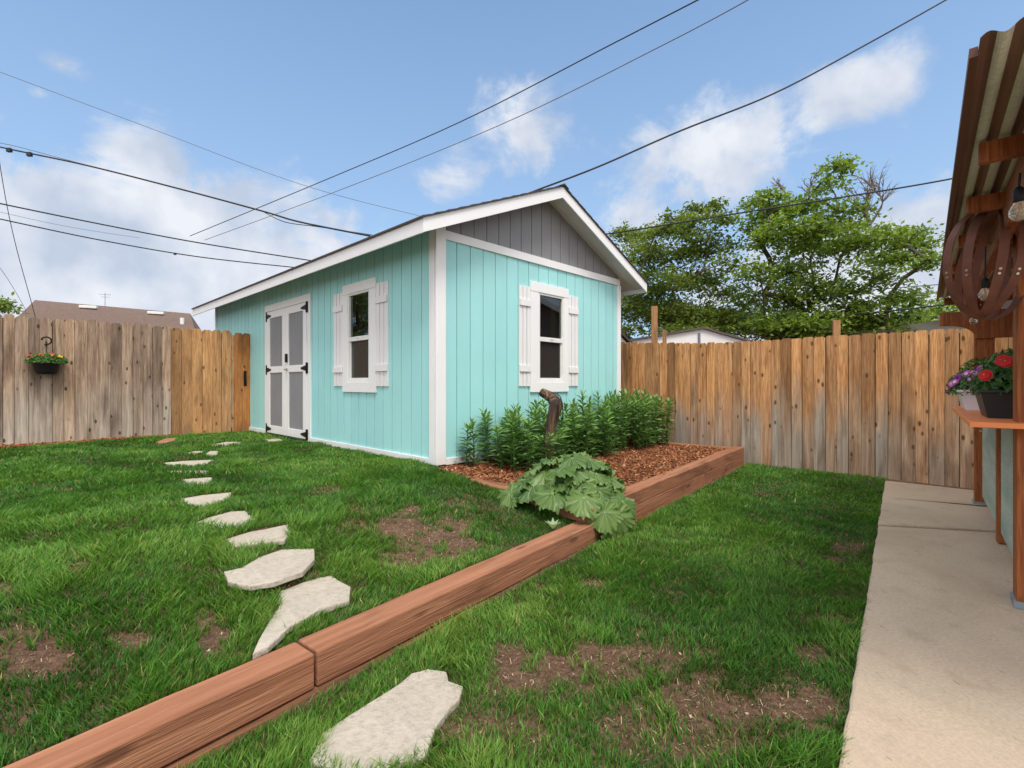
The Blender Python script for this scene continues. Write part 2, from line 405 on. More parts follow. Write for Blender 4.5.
panel(b, gab, .0, GL, lambda a: SB+.03, lambda a: BAND0+.01, gh)
b.build('gable_wall', TEAL, shed)
b = MB(); panel(b, sid, .0, SL, lambda a: SB+.03, lambda a: ST, sh); b.build('side_wall', TEAL, shed)
b = MB(); panel(b, gab, .03, GL-.03, lambda a: BAND1-.01, lambda a: ZR(a), [], ph=.1); b.build('gable_panel', GREY, shed)
b = MB(); backing(b, gab, .0, GL, SB, lambda a: ZR(a)-.01, gh); backing(b, sid, .092, SL, SB, lambda a: ST-.01, sh)
b.T = None; b.box(GL-.09, GL, .0915, SL, SB, ST-.01); b.box(.0, GL, SL+.001, SL+.09, SB, ST-.01); b.box(.05, GL-.05, .05, SL-.05, SB-.25, SB+.02)
b.build('inner_wall', plain('wall_studs', (.17, .30, .29), .8), shed)
b = MB(); b.box(.02, GL-.02, .02, SL-.02, SB-.3, SB-.005); b.build('foundation', plain('foundation_block', (.09, .07, .055), .95), shed)
b = MB(gab)
b.box(-.0, GL, .009, .032, BAND0, BAND1); b.build('frieze_board', WHITE, shed, .003)
b = MB(gab); b.box(-.036, .098, .0095, .036, SB+.0, ST-.005); b.T = sid; b.box(.0, .098, .0095, .036, SB, ST-.02)
b.build('corner_trim', WHITE, shed, .003)
b = MB(gab); b.box(GL-.075, GL+.02, .0095, .036, SB, BAND0-.002); b.build('corner_trim', WHITE, shed, .003)
b = MB(sid); b.box(SL-.08, SL+.0, .0095, .034, SB, ST-.02); b.build('corner_trim', WHITE, shed, .003)
b = MB(gab); b.box(.1, GL-.077, .0095, .03, SB-.01, SB+.065); b.build('skirt_board', WHITE, shed, .003)
dt = (ts(312.3), ts(266.7))
b = MB(sid); b.box(.1, dt[0]-.002, .0095, .03, SB-.01, SB+.065); b.build('skirt_board', WHITE, shed, .003); b = MB(sid); b.box(dt[1]+.002, SL-.082, .0095, .03, SB-.01, SB+.065); b.build('skirt_board', WHITE, shed, .003)
# roof
def roof():
    zt = lambda x: 3.827-.426*abs(x-GL/2)       # top of the roof sheet
    y0, y1 = -OG, SL+OG; xe = OE
    r = empty('roof', (0, 0, 0)); r.parent = shed
    b = MB()
    for s in (0, 1):
        xa, xb = (-xe-.02, GL/2) if s == 0 else (GL+xe+.02, GL/2)
        rows = 14; 
        for i in range(rows):
            u0, u1 = xa+(xb-xa)*i/rows, xa+(xb-xa)*(i+1)/rows
            b.add([(u0, y0-.02, zt(u0)+.016), (u1, y0-.02, zt(u1)+.006), (u1, y1+.02, zt(u1)+.006), (u0, y1+.02, zt(u0)+.016),
                   (u0, y0-.02, zt(u0)-.006), (u1, y0-.02, zt(u1)-.006), (u1, y1+.02, zt(u1)-.006), (u0, y1+.02, zt(u0)-.006)],
                  [(0, 1, 2, 3), (4, 7, 6, 5), (0, 4, 5, 1), (1, 5, 6, 2), (2, 6, 7, 3), (3, 7, 4, 0)])
    b.build('shingles', SHIN, r)
    b = MB()
    for s in (0, 1):
        f = (lambda q: -xe+q) if s == 0 else (lambda q: GL+xe-q)
        for ya, yb in ((y0+.022, y0+.24), (y0+.243, y1-.022)):   # soffit deck
            b.add([(f(.02), ya, zt(f(.02))-.012), (GL/2, ya, zt(GL/2)-.012), (GL/2, yb, zt(GL/2)-.012), (f(.02), yb, zt(f(.02))-.012),
                   (f(.02), ya, zt(f(.02))-.095), (GL/2, ya, zt(GL/2)-.095), (GL/2, yb, zt(GL/2)-.095), (f(.02), yb, zt(f(.02))-.095)],
                  [(0, 1, 2, 3), (4, 7, 6, 5), (0, 4, 5, 1), (1, 5, 6, 2), (2, 6, 7, 3), (3, 7, 4, 0)])
    b.build('soffit', SOFF, r)
    for s in (0, 1):
        f = (lambda q: -xe+q) if s == 0 else (lambda q: GL+xe-q); h = .148
        b = MB()
        for yy in ((y0, y0+.02),):
            xs = [f(0), GL/2-(.0 if s == 0 else -.0)]
            b.add([(xs[0], yy[0], zt(xs[0])-.007), (xs[1], yy[0], zt(xs[1])-.007), (xs[1], yy[0], zt(xs[1])-h-.007), (xs[0], yy[0], zt(xs[0])-h-.007),
                   (xs[0], yy[1], zt(xs[0])-.007), (xs[1], yy[1], zt(xs[1])-.007), (xs[1], yy[1], zt(xs[1])-h-.007), (xs[0], yy[1], zt(xs[0])-h-.007)],
                  [(0, 1, 2, 3), (4, 7, 6, 5), (0, 4, 5, 1), (1, 5, 6, 2), (2, 6, 7, 3), (3, 7, 4, 0)])
        b.build('rake_board', WHITE, r, .003)
        b = MB(); xo = f(0); xi = f(.02); z1 = zt(f(0))-.007
        b.box(min(xo, xi), max(xo, xi), y0+.021, y1, z1-h, z1); b.build('fascia_board', WHITE, r, .003)
    b = MB(); b.prism([(GL/2-.1, zt(GL/2-.1)+.02), (GL/2, zt(GL/2)+.03), (GL/2+.1, zt(GL/2+.1)+.02), (GL/2, zt(GL/2)+.008)], y0-.03, y1+.03); b.build('ridge_cap', SHIN, r)
roof()
# windows
def window(T, o, w):
    z0, z1 = WO; zm = (z0+z1)/2-.02
    fr = MB(T); w0, w1 = w
    fr.box(w0, w1, .0095, .034, o[0]*0+WO[1]+.0, WZ[1]); fr.box(w0, w1, .0095, .034, WZ[0], WO[0])
    fr.box(w0, o[0], .0095, .03, WO[0]+.001, WO[1]-.001); fr.box(o[1], w1, .0095, .03, WO[0]+.001, WO[1]-.001)
    fo = fr.build('window', WHITE, shed, .003)
    v = MB(T); t = .028
    for a0, a1, zz0, zz1, dd in ((o[0], o[0]+t, z0, z1, 0), (o[1]-t, o[1], z0, z1, 0), (o[0]+t, o[1]-t, z1-t, z1, 0), (o[0]+t, o[1]-t, z0, z0+t, 0), (o[0]+t, o[1]-t, zm-.03, zm+.03, .002)):
        v.box(a0, a1, -.03, .022+dd, zz0, zz1)
    for a0, a1, zz0, zz1 in ((o[0]+t, o[0]+t+.02, z0+t, zm-.03), (o[1]-t-.02, o[1]-t, z0+t, zm-.03), (o[0]+t+.02, o[1]-t-.02, z0+t, z0+t+.03)):
        v.box(a0, a1, -.028, .006, zz0, zz1)
    v.box((o[0]+o[1])/2-.03, (o[0]+o[1])/2+.03, .024, .034, zm+.005, zm+.02)
    v.build('sash', VINYL, fo, .002)
    g = MB(T); g.add([(o[0]+.01, -.006, zm), (o[1]-.01, -.006, zm), (o[1]-.01, -.006, z1-.01), (o[0]+.01, -.006, z1-.01)], [(0, 1, 2, 3)])
    g.add([(o[0]+.01, -.018, z0+.01), (o[1]-.01, -.018, z0+.01), (o[1]-.01, -.018, zm), (o[0]+.01, -.018, zm)], [(0, 1, 2, 3)]); g.build('pane', GLASS, fo)
    g = MB(T); g.add([(o[0]+.02, -.008, z0+.02), (o[1]-.02, -.008, z0+.02), (o[1]-.02, -.008, zm-.01), (o[0]+.02, -.008, zm-.01)], [(0, 1, 2, 3)]); g.build('insect_screen', SCREEN, fo)
window(gab, go, gw); window(sid, so, sw)
# interior back drop things seen through the glass: a hanging curtain and shelves
CURT = plain('curtain_cloth', (.16, .13, .08), .9)
for T, o in ((gab, go), (sid, so)):
    b = MB(T); n = 14
    a0, a1 = (o[1]-.1, o[1]+.06)
    for i in range(n):
        p0 = a0+(a1-a0)*i/n; p1 = a0+(a1-a0)*(i+1)/n; d0 = -.14+.02*(i % 2); d1 = -.14+.02*((i+1) % 2)
        b.add([(p0, d0, WO[0]-.1), (p1, d1, WO[0]-.1), (p1, d1, WO[1]+.05), (p0, d0, WO[1]+.05)], [(0, 1, 2, 3)])
    b.build('curtain', CURT, shed)
def shutter(T, a0, a1):
    n = 3; w = (a1-a0-.012*(n-1))/n; s = MB(T)
    for i in range(n):
        p = a0+i*(w+.012); s.box(p, p+w, .0095, .026+.0015*i, 1.17, 2.475)
    o = s.build('shutter', SHUT, shed, .002)
    for z in (1.36, 2.215):
        t = MB(T); t.box(a0+.002, a1-.002, .0275, .045, z, z+.085); t.build('batten', SHUT, o, .002)
shutter(gab, tg(518), gw[0]-.004); shutter(gab, gw[1]+.004, tg(576.5))
shutter(sid, ts(389.5), sw[0]-.004); shutter(sid, sw[1]+.004, ts(335.5))
# doors
def doors():
    a0, a1 = dt; zt = 2.60; tr = .115; zb = SB-.01
    f = MB(sid); f.box(a0, a0+tr, .0095, .034, zb, zt-tr); f.box(a1-tr, a1, .0095, .034, zb, zt-tr); f.box(a0, a1, .0095, .036, zt-tr+.001, zt)
    f.build('door_frame', WHITE, shed, .003)
    mid = (a0+a1)/2; L = ((a0+tr+.006, mid-.004), (mid+.004, a1-tr-.006))
    z0, z1 = SB+.03, zt-tr-.008; zm = 1.45
    for k, (p, q) in enumerate(L):
        d = MB(sid); st = .13
        d.box(p, p+st, .012, .040, z0, z1); d.box(q-st, q, .012, .040, z0, z1)
        for zz0, zz1 in ((z0, z0+.13), (zm-.055, zm+.055), (z1-.12, z1)): d.box(p+st, q-st, .012, .040, zz0, zz1)
        do = d.build('door', WHITE, shed, .003)
        for zz0, zz1 in ((z0+.13, zm-.055), (zm+.055, z1-.12)):
            g = MB(sid); n = 5; wd = (q-p-2*st)/n
            for i in range(n): g.box(p+st+i*wd+.003, p+st+(i+1)*wd-.003, .012, .026, zz0, zz1, (random.random(), .5, .5))
            g.box(p+st, q-st, .010, .018, zz0, zz1)
            g.build('door_panel', DGREY, do)
        for z in (z0+.07, zm, z1-.08):
            h = MB(sid); o = p if k == 0 else q; s = 1 if k == 0 else -1
            pts = [(o-s*.006, z-.085), (o-s*.05, z-.085), (o-s*.05, z+.085), (o-s*.006, z+.085)]
            h.prism(pts, .0365, .044)
            pts = [(o+s*.0, z-.045), (o+s*.2, z-.012), (o+s*.2, z+.012), (o+s*.0, z+.045)]; h.prism(pts, .0405, .046)
            h.tube([(o-s*.003, .047, z-.085), (o-s*.003, .047, z+.085)], .008, 8)
            h.build('hinge', BLACK, do)
        if k == 0:
            h = MB(sid); h.box(q-.105, q-.035, .041, .066, 1.56, 1.70); h.build('keypad_lock', BLACK, do, .006)
            h = MB(sid); h.lathe([(.02, 0), (.02, .02)], (0, 0, 0), 12); 
            h = MB(sid); h.tube([(q-.07, .041, 1.44), (q-.07, .085, 1.44)], .012); h.tube([(q-.07, .085, 1.44), (q-.17, .085, 1.445)], .009); h.tube([(q-.07, .041, 1.44), (q-.07, .05, 1.44)], .028, 14)
            h.build('handle', STEEL, do)
doors()

# ------------------------------------------------------------ fences
def picket(b, x, w, h, d0=0, z0=0, t=.017):
    r = (.04+.96*random.random(), random.random(), random.random()); e = (.016 if SGN > 0 else .026)+random.random()*.008
    lean = random.uniform(-.004, .004)
    b.prism([(x, z0), (x+w, z0), (x+w+lean, h-e), (x+w-e+lean, h), (x+e+lean, h), (x+lean, h-e)], d0, d0+t, r)
SGN = 1
def fence_run(b, x0, x1, top, jit=.012, z0=0, w=.129, gap=.007, wj=.010, dj=.004):
    x = x0
    while x < x1-.05:
        ww = w+random.uniform(-wj, wj); g = gap*random.uniform(.3, 1.5)
        picket(b, x, min(ww, x1-x), top(x)+random.uniform(-jit, jit), random.uniform(0, dj), z0); b.box(x+ww-.012, x+ww+g+.012, .021 if SGN > 0 else -.003, .023 if SGN > 0 else -.001, z0+.01, top(x)-.05, (0, 0, .5)); x += ww+g  # near-black strip behind each gap paints the shade of the seam
# right fence: local x runs along -W (to the right and nearer), local y away from yard (+G)
ra = atZ(850, 475, 0)
fr = empty('wooden_fence', ra, math.atan2(-W.y, -W.x), 'long cedar privacy fence of dog-eared boards behind the raised bed and the lawn', 'fence')
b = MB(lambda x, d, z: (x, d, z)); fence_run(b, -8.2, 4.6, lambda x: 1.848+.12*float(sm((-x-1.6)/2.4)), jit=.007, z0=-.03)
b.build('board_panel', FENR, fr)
b = MB()
for z in (.3, .95, 1.55): b.box(-8.2, 4.6, .024, .062, z, z+.085)
b.build('rail', wood('fence_rail_wood', (.36, .24, .15), (.2, .12, .07), attr=False, axis='x'), fr)
for x in (-7.6, -5.2, -2.8, -.4, 2.0, 4.4): b = MB(); b.box(x, x+.09, .063, .15, -.1, 1.72); b.build('post', POSTW, fr)
def along_fence(u, off=.3):      # x along right fence for pixel column
    k = K(u); p = ra+G*off; return (k*p.y-p.x)/(-W.x+W.y*k)
for (u, v, w, off, lab) in ((654.5, 306.5, .095, .30, 'tall bare wooden post rising behind the fence next to the shed roof'), (664.5, 330, .06, .32, 'short thin wooden post behind the fence just right of the tall post'), (836.5, 320.5, .085, .30, 'short square wooden post topping the fence in front of the large tree')):
    s = along_fence(u, off); p = ra+G*off-W*s; zt = H+(CY-v)/F*p.y
    b = MB(); b.box(-w/2, w/2, -w/2, w/2, 0, zt); tag(b.build('fence_post', POSTW, None, .003, loc=(p.x, p.y, 0), rotz=math.atan2(G.y, G.x)+.3), lab, 'post')
# left fence: local x along G, local -y toward camera
SGN = -1
la = C0+W*ts(250)+Vector((0, 0, 0)); ltop = 2.206
lf = empty('wooden_fence', la, SHROT, 'grey weathered board fence on the left with a hanging flower basket', 'fence')
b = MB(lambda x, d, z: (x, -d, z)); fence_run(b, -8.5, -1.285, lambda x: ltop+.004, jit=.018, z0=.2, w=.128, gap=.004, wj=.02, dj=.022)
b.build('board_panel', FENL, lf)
b = MB()
for z in (.55, 1.2, 1.85): b.box(-8.5, -1.29, .004, .042, z, z+.085)
b.build('rail', FENL, lf)
for x in (-8.2, -5.8, -3.4, -1.45): b = MB(); b.box(x, x+.09, .043, .13, .1, 2.1); b.build('post', BARKP, lf)
gt = empty('wooden_gate', la, SHROT, 'newer tan and orange wooden gate between the grey fence and the shed', 'gate')
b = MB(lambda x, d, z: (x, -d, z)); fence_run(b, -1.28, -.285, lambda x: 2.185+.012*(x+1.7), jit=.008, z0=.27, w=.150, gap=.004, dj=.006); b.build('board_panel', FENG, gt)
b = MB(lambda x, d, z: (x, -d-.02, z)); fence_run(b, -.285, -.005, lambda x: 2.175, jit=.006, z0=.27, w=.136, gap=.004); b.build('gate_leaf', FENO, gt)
b = MB()
for z in (.55, 1.2, 1.85): b.box(-1.27, -.02, .004, .042, z, z+.085)
b.box(-.31, -.26, .002, .012, .3, 2.12, (.5, .5, .5)); b.box(-1.28, -1.20, .045, .13, .1, 2.1); b.build('gate_frame', FENG, gt)
b = MB(lambda x, d, z: (x, -d, z)); b.tube([(-.1, .045, 1.22), (-.1, .085, 1.24), (-.1, .085, 1.36), (-.1, .045, 1.38)], .012, 8); b.box(-.125, -.075, .037, .043, 1.16, 1.45); b.build('handle', BLACK, gt)

# ------------------------------------------------------------ timbers
def timber(p, q, z0, z1, label, group=None, w=.15, m=TIMB, name='landscape_timber', side=1):
    d = (q-p); L = d.length; ang = math.atan2(d.y, d.x)
    nseg = 12; b = MB(); rnd = (.5+.17*random.random(), random.random(), random.random())
    y0, y1 = (0, w) if side > 0 else (-w, 0)
    vs = []; fs = []
    for i in range(nseg+1):
        x = L*i/nseg; jy, jz = random.uniform(-.002, .002), random.uniform(-.002, .002)
        vs += [(x, y0+jy, z0), (x, y1+jy, z0), (x, y1+jy, z1+jz), (x, y0+jy, z1+jz)]
    for i in range(nseg):
        for k in range(4): a = i*4+k; c = i*4+(k+1) % 4; fs.append((a, c, c+4, a+4))
    fs += [(3, 2, 1, 0), (nseg*4, nseg*4+1, nseg*4+2, nseg*4+3)]; b.add(vs, fs, rnd)
    o = b.build(name, m, None, .007, loc=(p.x, p.y, 0), rotz=ang); return tag(o, label, 'timber', group)
P = lambda s, d=0: P0+D*s+N*d
timber(P(-5.0), P(-2.232), .006, .143, 'red-brown garden timber nearest the camera, left of the butt joint')
timber(P(-2.22), P(.28), .004, .146, 'long red-brown edging timber running from the joint to the corner of the raised bed')
timber(P(.285), P(2.72), -.01, .137, 'lower timber of the raised bed front beneath the large leafy plant')
timber(P(2.725), P(4.62), -.01, .137, 'lower timber of the raised bed front reaching the fence')
timber(P(-5.0, -.022), P(-1.2, -.022), -.14, -.002, 'half buried timber under the nearest edging timbers', m=TIMB2)
timber(P(-1.19, -.016), P(.6, -.016), -.14, -.002, 'half buried timber under the middle of the lawn edging', m=TIMB2)
bl = atZ(439.7, 473.5, .265); bl.z = 0
timber(P(.0), bl, .1395, .262, 'upper timber on the left side of the raised bed, ending at the shed corner', side=-1)
timber(P(.155), P(1.66), .1395, .264, 'upper timber of the raised bed front beside the large leafy plant')
timber(P(1.665), P(4.62), .1385, .262, 'upper timber of the raised bed front running to the fence')
timber(P(4.47, .152), P(4.47, 2.2), .02, .25, 'back timber of the raised bed along the foot of the fence', side=-1)

# ------------------------------------------------------------ stepping stones
def stone(pts, z, label, m=FLAG, cat='stepping stone', th=.03, group='flagstones of the garden path'):
    pw = [atZ(u, v, z) for u, v in pts]; c = sum(pw, Vector())/len(pw)
    out = []; n = len(pw)
    for i in range(n):
        a, bb = pw[i], pw[(i+1) % n]; k = max(2, int((bb-a).length/.05))
        for j in range(k):
            p = a.lerp(bb, j/k)-c; w = 1+random.uniform(-.012, .012); out.append((p.x*w, p.y*w))
    b = MB(); b.slab(out, -th, 0)
    return tag(b.build('stepping_stone', m, None, .006, loc=c), label, cat, group)
cp = lambda L: [(x/2.478, 420+y/2.478) for x, y in L]
UZ = []
stones_px = [
 ([(690,425),(735,405),(790,390),(822,383),(835,395),(870,412),(865,445),(790,470),(720,510),(665,560),(625,580),(640,545),(665,500),(690,465)], 'largest stepping stone of the row, jagged, right behind the edging timber'),
 ([(555,375),(600,365),(640,340),(690,320),(778,318),(780,345),(750,375),(680,400),(620,410),(565,400)], 'second stepping stone from the edging timber, broad pale slab with pointed left end'),
 ([(543,300),(590,285),(640,270),(722,257),(718,280),(705,297),(650,302),(580,314)], 'third stepping stone from the edging timber, square cut right end'),
 ([(472,258),(520,240),(570,226),(610,224),(635,247),(600,262),(530,266)], 'fourth stepping stone from the edging timber, tinged pink along its upper edge'),
 ([(445,195),(500,186),(577,178),(565,195),(540,212),(510,222),(480,215)], 'fifth stepping stone from the edging timber, a wedge with straight far edge'),
 ([(442,147),(530,141),(525,155),(505,164),(460,162)], 'sixth stepping stone from the edging timber, small and blunt'),
 ([(410,126),(520,125),(512,132),(430,132)], 'thin sliver of stepping stone half grown over by grass'),
 ([(400,106),(460,101),(533,98),(520,108),(480,115),(410,114)], 'long narrow stepping stone beyond the grassed-over sliver'),
 ([(505,86),(520,77),(547,76),(540,84),(525,90)], 'small stone on the right of the pair near the far end of the path'),
 ([(458,82),(480,77),(507,76),(500,83),(470,85)], 'small stone on the left of the pair near the far end of the path'),
 ([(520,62),(560,54),(600,54),(590,62),(540,66)], 'farthest pale stepping stone before the gate'),
]
STONEPOLY = []
for L, lab in stones_px:
    L = cp(L); uc = sum(p[0] for p in L)/len(L); vc = sum(p[1] for p in L)/len(L); z = .29
    for _ in range(8): q = atZ(uc, vc, z); z = float(ground(np.float64(q.x), np.float64(q.y)))+.016
    zs = [float(ground(np.float64(atZ(u, v, z).x), np.float64(atZ(u, v, z).y))) for u, v in L]; z = max(zs)*.6+sum(zs)/len(zs)*.4+.006
    stone(L, z, lab); STONEPOLY.append([(atZ(u, v, z).x, atZ(u, v, z).y) for u, v in L])
L = cp([(385,55),(410,45),(438,43),(435,50),(410,56)]); stone(L, .315, 'small reddish flat stone beside the foot of the left fence', FLAGR, group=None)
STONEPOLY.append([(atZ(u, v, .315).x, atZ(u, v, .315).y) for u, v in L])
L = cp([(655,47),(690,46),(700,49),(665,51)]); stone(L, .315, 'small stone sunk in the grass in front of the shed doors', group=None)
L = [(300+x/2.695, 480+y/2.695) for x, y in [(60,680),(200,590),(265,550),(300,520),(345,508),(395,515),(400,540),(440,555),(430,590),(400,620),(365,665),(340,740),(160,800),(20,760)]]
stone(L, .018, 'large pale flagstone in the near lawn below the edging timbers', group=None)
STONEPOLY.append([(atZ(u, v, .018).x, atZ(u, v, .018).y) for u, v in L])

# ------------------------------------------------------------ inside tests
def inpoly(px, py, poly, grow=0.0):
    c = np.mean(np.array(poly), 0); poly = [(c[0]+(x-c[0])*(1+grow), c[1]+(y-c[1])*(1+grow)) for x, y in poly]
    r = np.zeros(px.shape, bool); n = len(poly)
    for i in range(n):
        x0, y0 = poly[i]; x1, y1 = poly[(i+1) % n]
        cnd = ((y0 > py) != (y1 > py)) & (px < (x1-x0)*(py-y0)/(y1-y0+1e-12)+x0); r ^= cnd
    return r
# bare spots, centres/sizes measured on the ground (u, v, ru, rv, strength)
PATCH = [(18,645,42,30,1),(130,643,24,9,.9),(215,640,20,22,1),(75,568,14,7,.9),(5,592,14,9,.9),(425,533,62,19,1),(398,561,22,9,.9),(455,548,30,14,1),(328,491,14,4,.7),(62,492,9,3,.6),(64,517,8,3,.5),
 (565,672,62,24,.98),(650,668,40,22,.85),(690,700,36,34,.9),(598,585,12,6,.8),(792,704,34,24,.9),(740,718,30,14,.8),(850,547,17,5,.8),(836,562,13,4,.7),(832,622,28,6,.75),(815,654,19,11,.85),(505,655,14,7,.6),
 (640,634,10,5,.6),(700,655,22,6,.6),(365,512,22,5,.6),(270,590,22,6,.7),(20,700,20,10,.4),(640,720,40,20,.7),(520,610,10,5,.4),(300,575,22,4,.8),(545,590,9,4,.4),(680,520,7,3,.5),(230,500,10,3,.4),(720,610,12,4,.4),(500,740,60,20,.6),(700,750,50,16,.7)]
def bare(x, y, z):
    u = CX+F*x/np.maximum(y, .3); v = CY+F*(H-z)/np.maximum(y, .3); m = np.zeros(x.shape)
    w = (vnoise(x*5, y*5, 21)-.5)*1.1+(vnoise(x*14, y*14, 22)-.5)*.7
    for (pu, pv, ru, rv, s) in PATCH:
        d = np.sqrt(((u-pu)/ru)**2+((v-pv)/rv)**2)+w; m = np.maximum(m, s*np.clip((1.42-d)*1.6, 0, 1))
    return m*np.where(vnoise(x*11, y*11, 55)*.6+vnoise(x*24, y*24, 56)*.4 > .64, .45, 1)

def lawn():
    shx = np.array([G.x, G.y]); shy = np.array([W.x, W.y])
    rings = [(0, 2.4, 20000, 1.0), (2.4, 3.6, 14000, 1.25), (3.6, 5.5, 8000, 1.6), (5.5, 8, 4200, 2.2), (8, 14, 2200, 3.0)]
    PX, PY, SC = [], [], []
    for r0, r1, dens, sc in rings:
        n = int(dens*(min(r1, 12)+13)*(min(r1, 12)+1)); x = rs.uniform(-13, min(r1, 6), n) if r1 > 6 else rs.uniform(-r1, r1, int(dens*2*r1*r1*1.0)); y = rs.uniform(-.2, min(r1, 12), len(x))
        if r1 > 6:
            n = int(dens*(13+6)*12.2); x = rs.uniform(-13, 6, n); y = rs.uniform(-.2, 12, n)
        else:
            n = int(dens*(2*r1)*(r1+.2)); x = rs.uniform(-r1, r1, n); y = rs.uniform(-.2, r1, n)
        r = np.hypot(x, y); k = (r >= r0) & (r < r1)
        # within a widened view cone
        k &= np.abs(x) < (y*1.25+.9)
        PX.append(x[k]); PY.append(y[k]); SC.append(np.full(k.sum(), sc))
    x = np.concatenate(PX); y = np.concatenate(PY); sc = np.concatenate(SC)
    d = (x-P0.x)*N.x+(y-P0.y)*N.y; s = (x-P0.x)*D.x+(y-P0.y)*D.y
    lx = (x-C0.x)*G.x+(y-C0.y)*G.y; ly = (x-C0.x)*W.x+(y-C0.y)*W.y
    k = ~((d > -.045) & (d < .17))                      # timber wall
    k &= ~((d > 0) & (s > 0) & (ly < .1) & (inpoly(x, y, [(P0.x, P0.y), (bl.x, bl.y), (C0.x, C0.y), (C0.x+G.x*5, C0.y+G.y*5), (P(4.7).x, P(4.7).y)])))
    k &= ~((lx > .0) & (ly > 0.0) & (lx < GL+1))       # shed
    k &= ~((lx > 0) & (ly > -.05) & (d > 0))
    rf = (x-ra.x)*G.x+(y-ra.y)*G.y; k &= rf < -.02
    lfd = ly-ts(250); mul = vnoise(lx*3, ly*0, 4)*.1
    k &= lfd < -.14-mul*(lx < -1.25)
    se = (x-e1.x)*rt.x+(y-e1.y)*rt.y; k &= se < .006*rs.randn(len(x))+.0
    for p in STONEPOLY: k &= ~inpoly(x, y, p, -.05-.05*float(vnoise(np.float64(p[0][0]*7), np.float64(p[0][1]*7), 6)))
    x, y, sc, d = x[k], y[k], sc[k], d[k]
    z = ground(x, y); bm_ = bare(x, y, z)
    cl = vnoise(x*3.2, y*3.2, 1)*.5+vnoise(x*9, y*9, 2)*.35+vnoise(x*22, y*22, 12)*.25
    thin = np.clip((.40-cl)*3.0, 0, .85)
    k = rs.rand(len(x)) > np.maximum(bm_, thin*.8); x, y, sc, cl, z, bm_, d = [q[k] for q in (x, y, sc, cl, z, bm_, d)]
    n = len(x); print('blades', n)
    h = (.013+.062*np.clip(cl, 0, 1)**1.5+rs.rand(n)*.014)*(1-.45*bm_)*np.where(d > 0, 1.05, .95); wd = .0018*sc*(.7+.6*rs.rand(n))
    tall = rs.rand(n) < .02; h[tall] *= 1.35; br_ = rs.rand(n) < .04; wd[br_] *= 2.2
    la_ = vnoise(x*2.1, y*2.1, 31)*9+rs.randn(n)*1.3; lean = (.25+.55*rs.rand(n))*h
    dx, dy = np.cos(la_)*lean, np.sin(la_)*lean; fa = rs.rand(n)*math.pi; wx, wy = np.cos(fa)*wd, np.sin(fa)*wd
    V = np.zeros((n, 5, 3)); zb = z-.006
    V[:, 0] = np.stack([x-wx, y-wy, zb], 1); V[:, 1] = np.stack([x+wx, y+wy, zb], 1)
    V[:, 2] = np.stack([x+wx*.8+dx*.38, y+wy*.8+dy*.38, zb+h*.6], 1); V[:, 3] = np.stack([x-wx*.8+dx*.38, y-wy*.8+dy*.38, zb+h*.6], 1)
    V[:, 4] = np.stack([x+dx*1.15, y+dy*1.15, zb+h*.98], 1)
    i = np.arange(n)[:, None]*5
    c = np.clip(.50+.45*(vnoise(x*1.1, y*1.1, 8)-.5)+.75*(cl-.55)+.17*rs.randn(n), 0, .94); dry = rs.rand(n) < .018+.12*bm_; c[dry] = 1
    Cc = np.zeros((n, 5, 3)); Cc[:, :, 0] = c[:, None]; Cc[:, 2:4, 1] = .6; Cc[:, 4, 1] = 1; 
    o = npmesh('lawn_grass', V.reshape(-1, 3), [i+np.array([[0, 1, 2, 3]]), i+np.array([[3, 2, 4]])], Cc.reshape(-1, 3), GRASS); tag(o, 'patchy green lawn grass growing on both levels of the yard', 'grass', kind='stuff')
    # dry straw and crumbs on the bare soil
    n = 90000; x = rs.uniform(-6, 4, n); y = rs.uniform(.6, 7, n); z = ground(x, y); bm_ = bare(x, y, z)
    se = (x-e1.x)*rt.x+(y-e1.y)*rt.y; d = (x-P0.x)*N.x+(y-P0.y)*N.y
    k = (bm_ > rs.rand(n)*.9) & (se < 0) & ~((d > -.03) & (d < .16)) & (vnoise(x*6, y*6, 77) > .3*rs.rand(n)); x, y, z = x[k], y[k], z[k]; n = len(x)
    a = rs.rand(n)*6.28; ln = .002+.011*rs.rand(n)**2.5; w = .0007+.001*rs.rand(n); V = np.zeros((n, 4, 3)); zz = z+.004+.006*rs.rand(n)
    ca, sa = np.cos(a), np.sin(a); t = rs.randn(n)*.006
    for j, (p, q) in enumerate(((-1, -1), (1, -1), (1, 1), (-1, 1))): V[:, j] = np.stack([x+ca*ln*p-sa*w*q, y+sa*ln*p+ca*w*q, zz+t*p], 1)
    i = np.arange(n)[:, None]*4; Cc = np.repeat(rs.rand(n)[:, None, None], 4, 1)*np.ones((1, 1, 3))
    o = npmesh('dry_straw', V.reshape(-1, 3), [i+np.array([[0, 1, 2, 3]])], Cc.reshape(-1, 3), STRAW); tag(o, 'dry straw and thatch scattered over the bare soil patches', 'straw', kind='stuff')
    n = 9000; x = rs.uniform(-6, 4, n); y = rs.uniform(.6, 7, n); z = ground(x, y); bm_ = bare(x, y, z); se = (x-e1.x)*rt.x+(y-e1.y)*rt.y
    k = (bm_ > .5) & (se < 0); x, y, z = x[k][:2500], y[k][:2500], z[k][:2500]; chips('pebbles', x, y, z+.002, .0015, .006, STRAW, 'small pebbles and soil crumbs on the bare patches of lawn', 'pebbles', flat=.7)
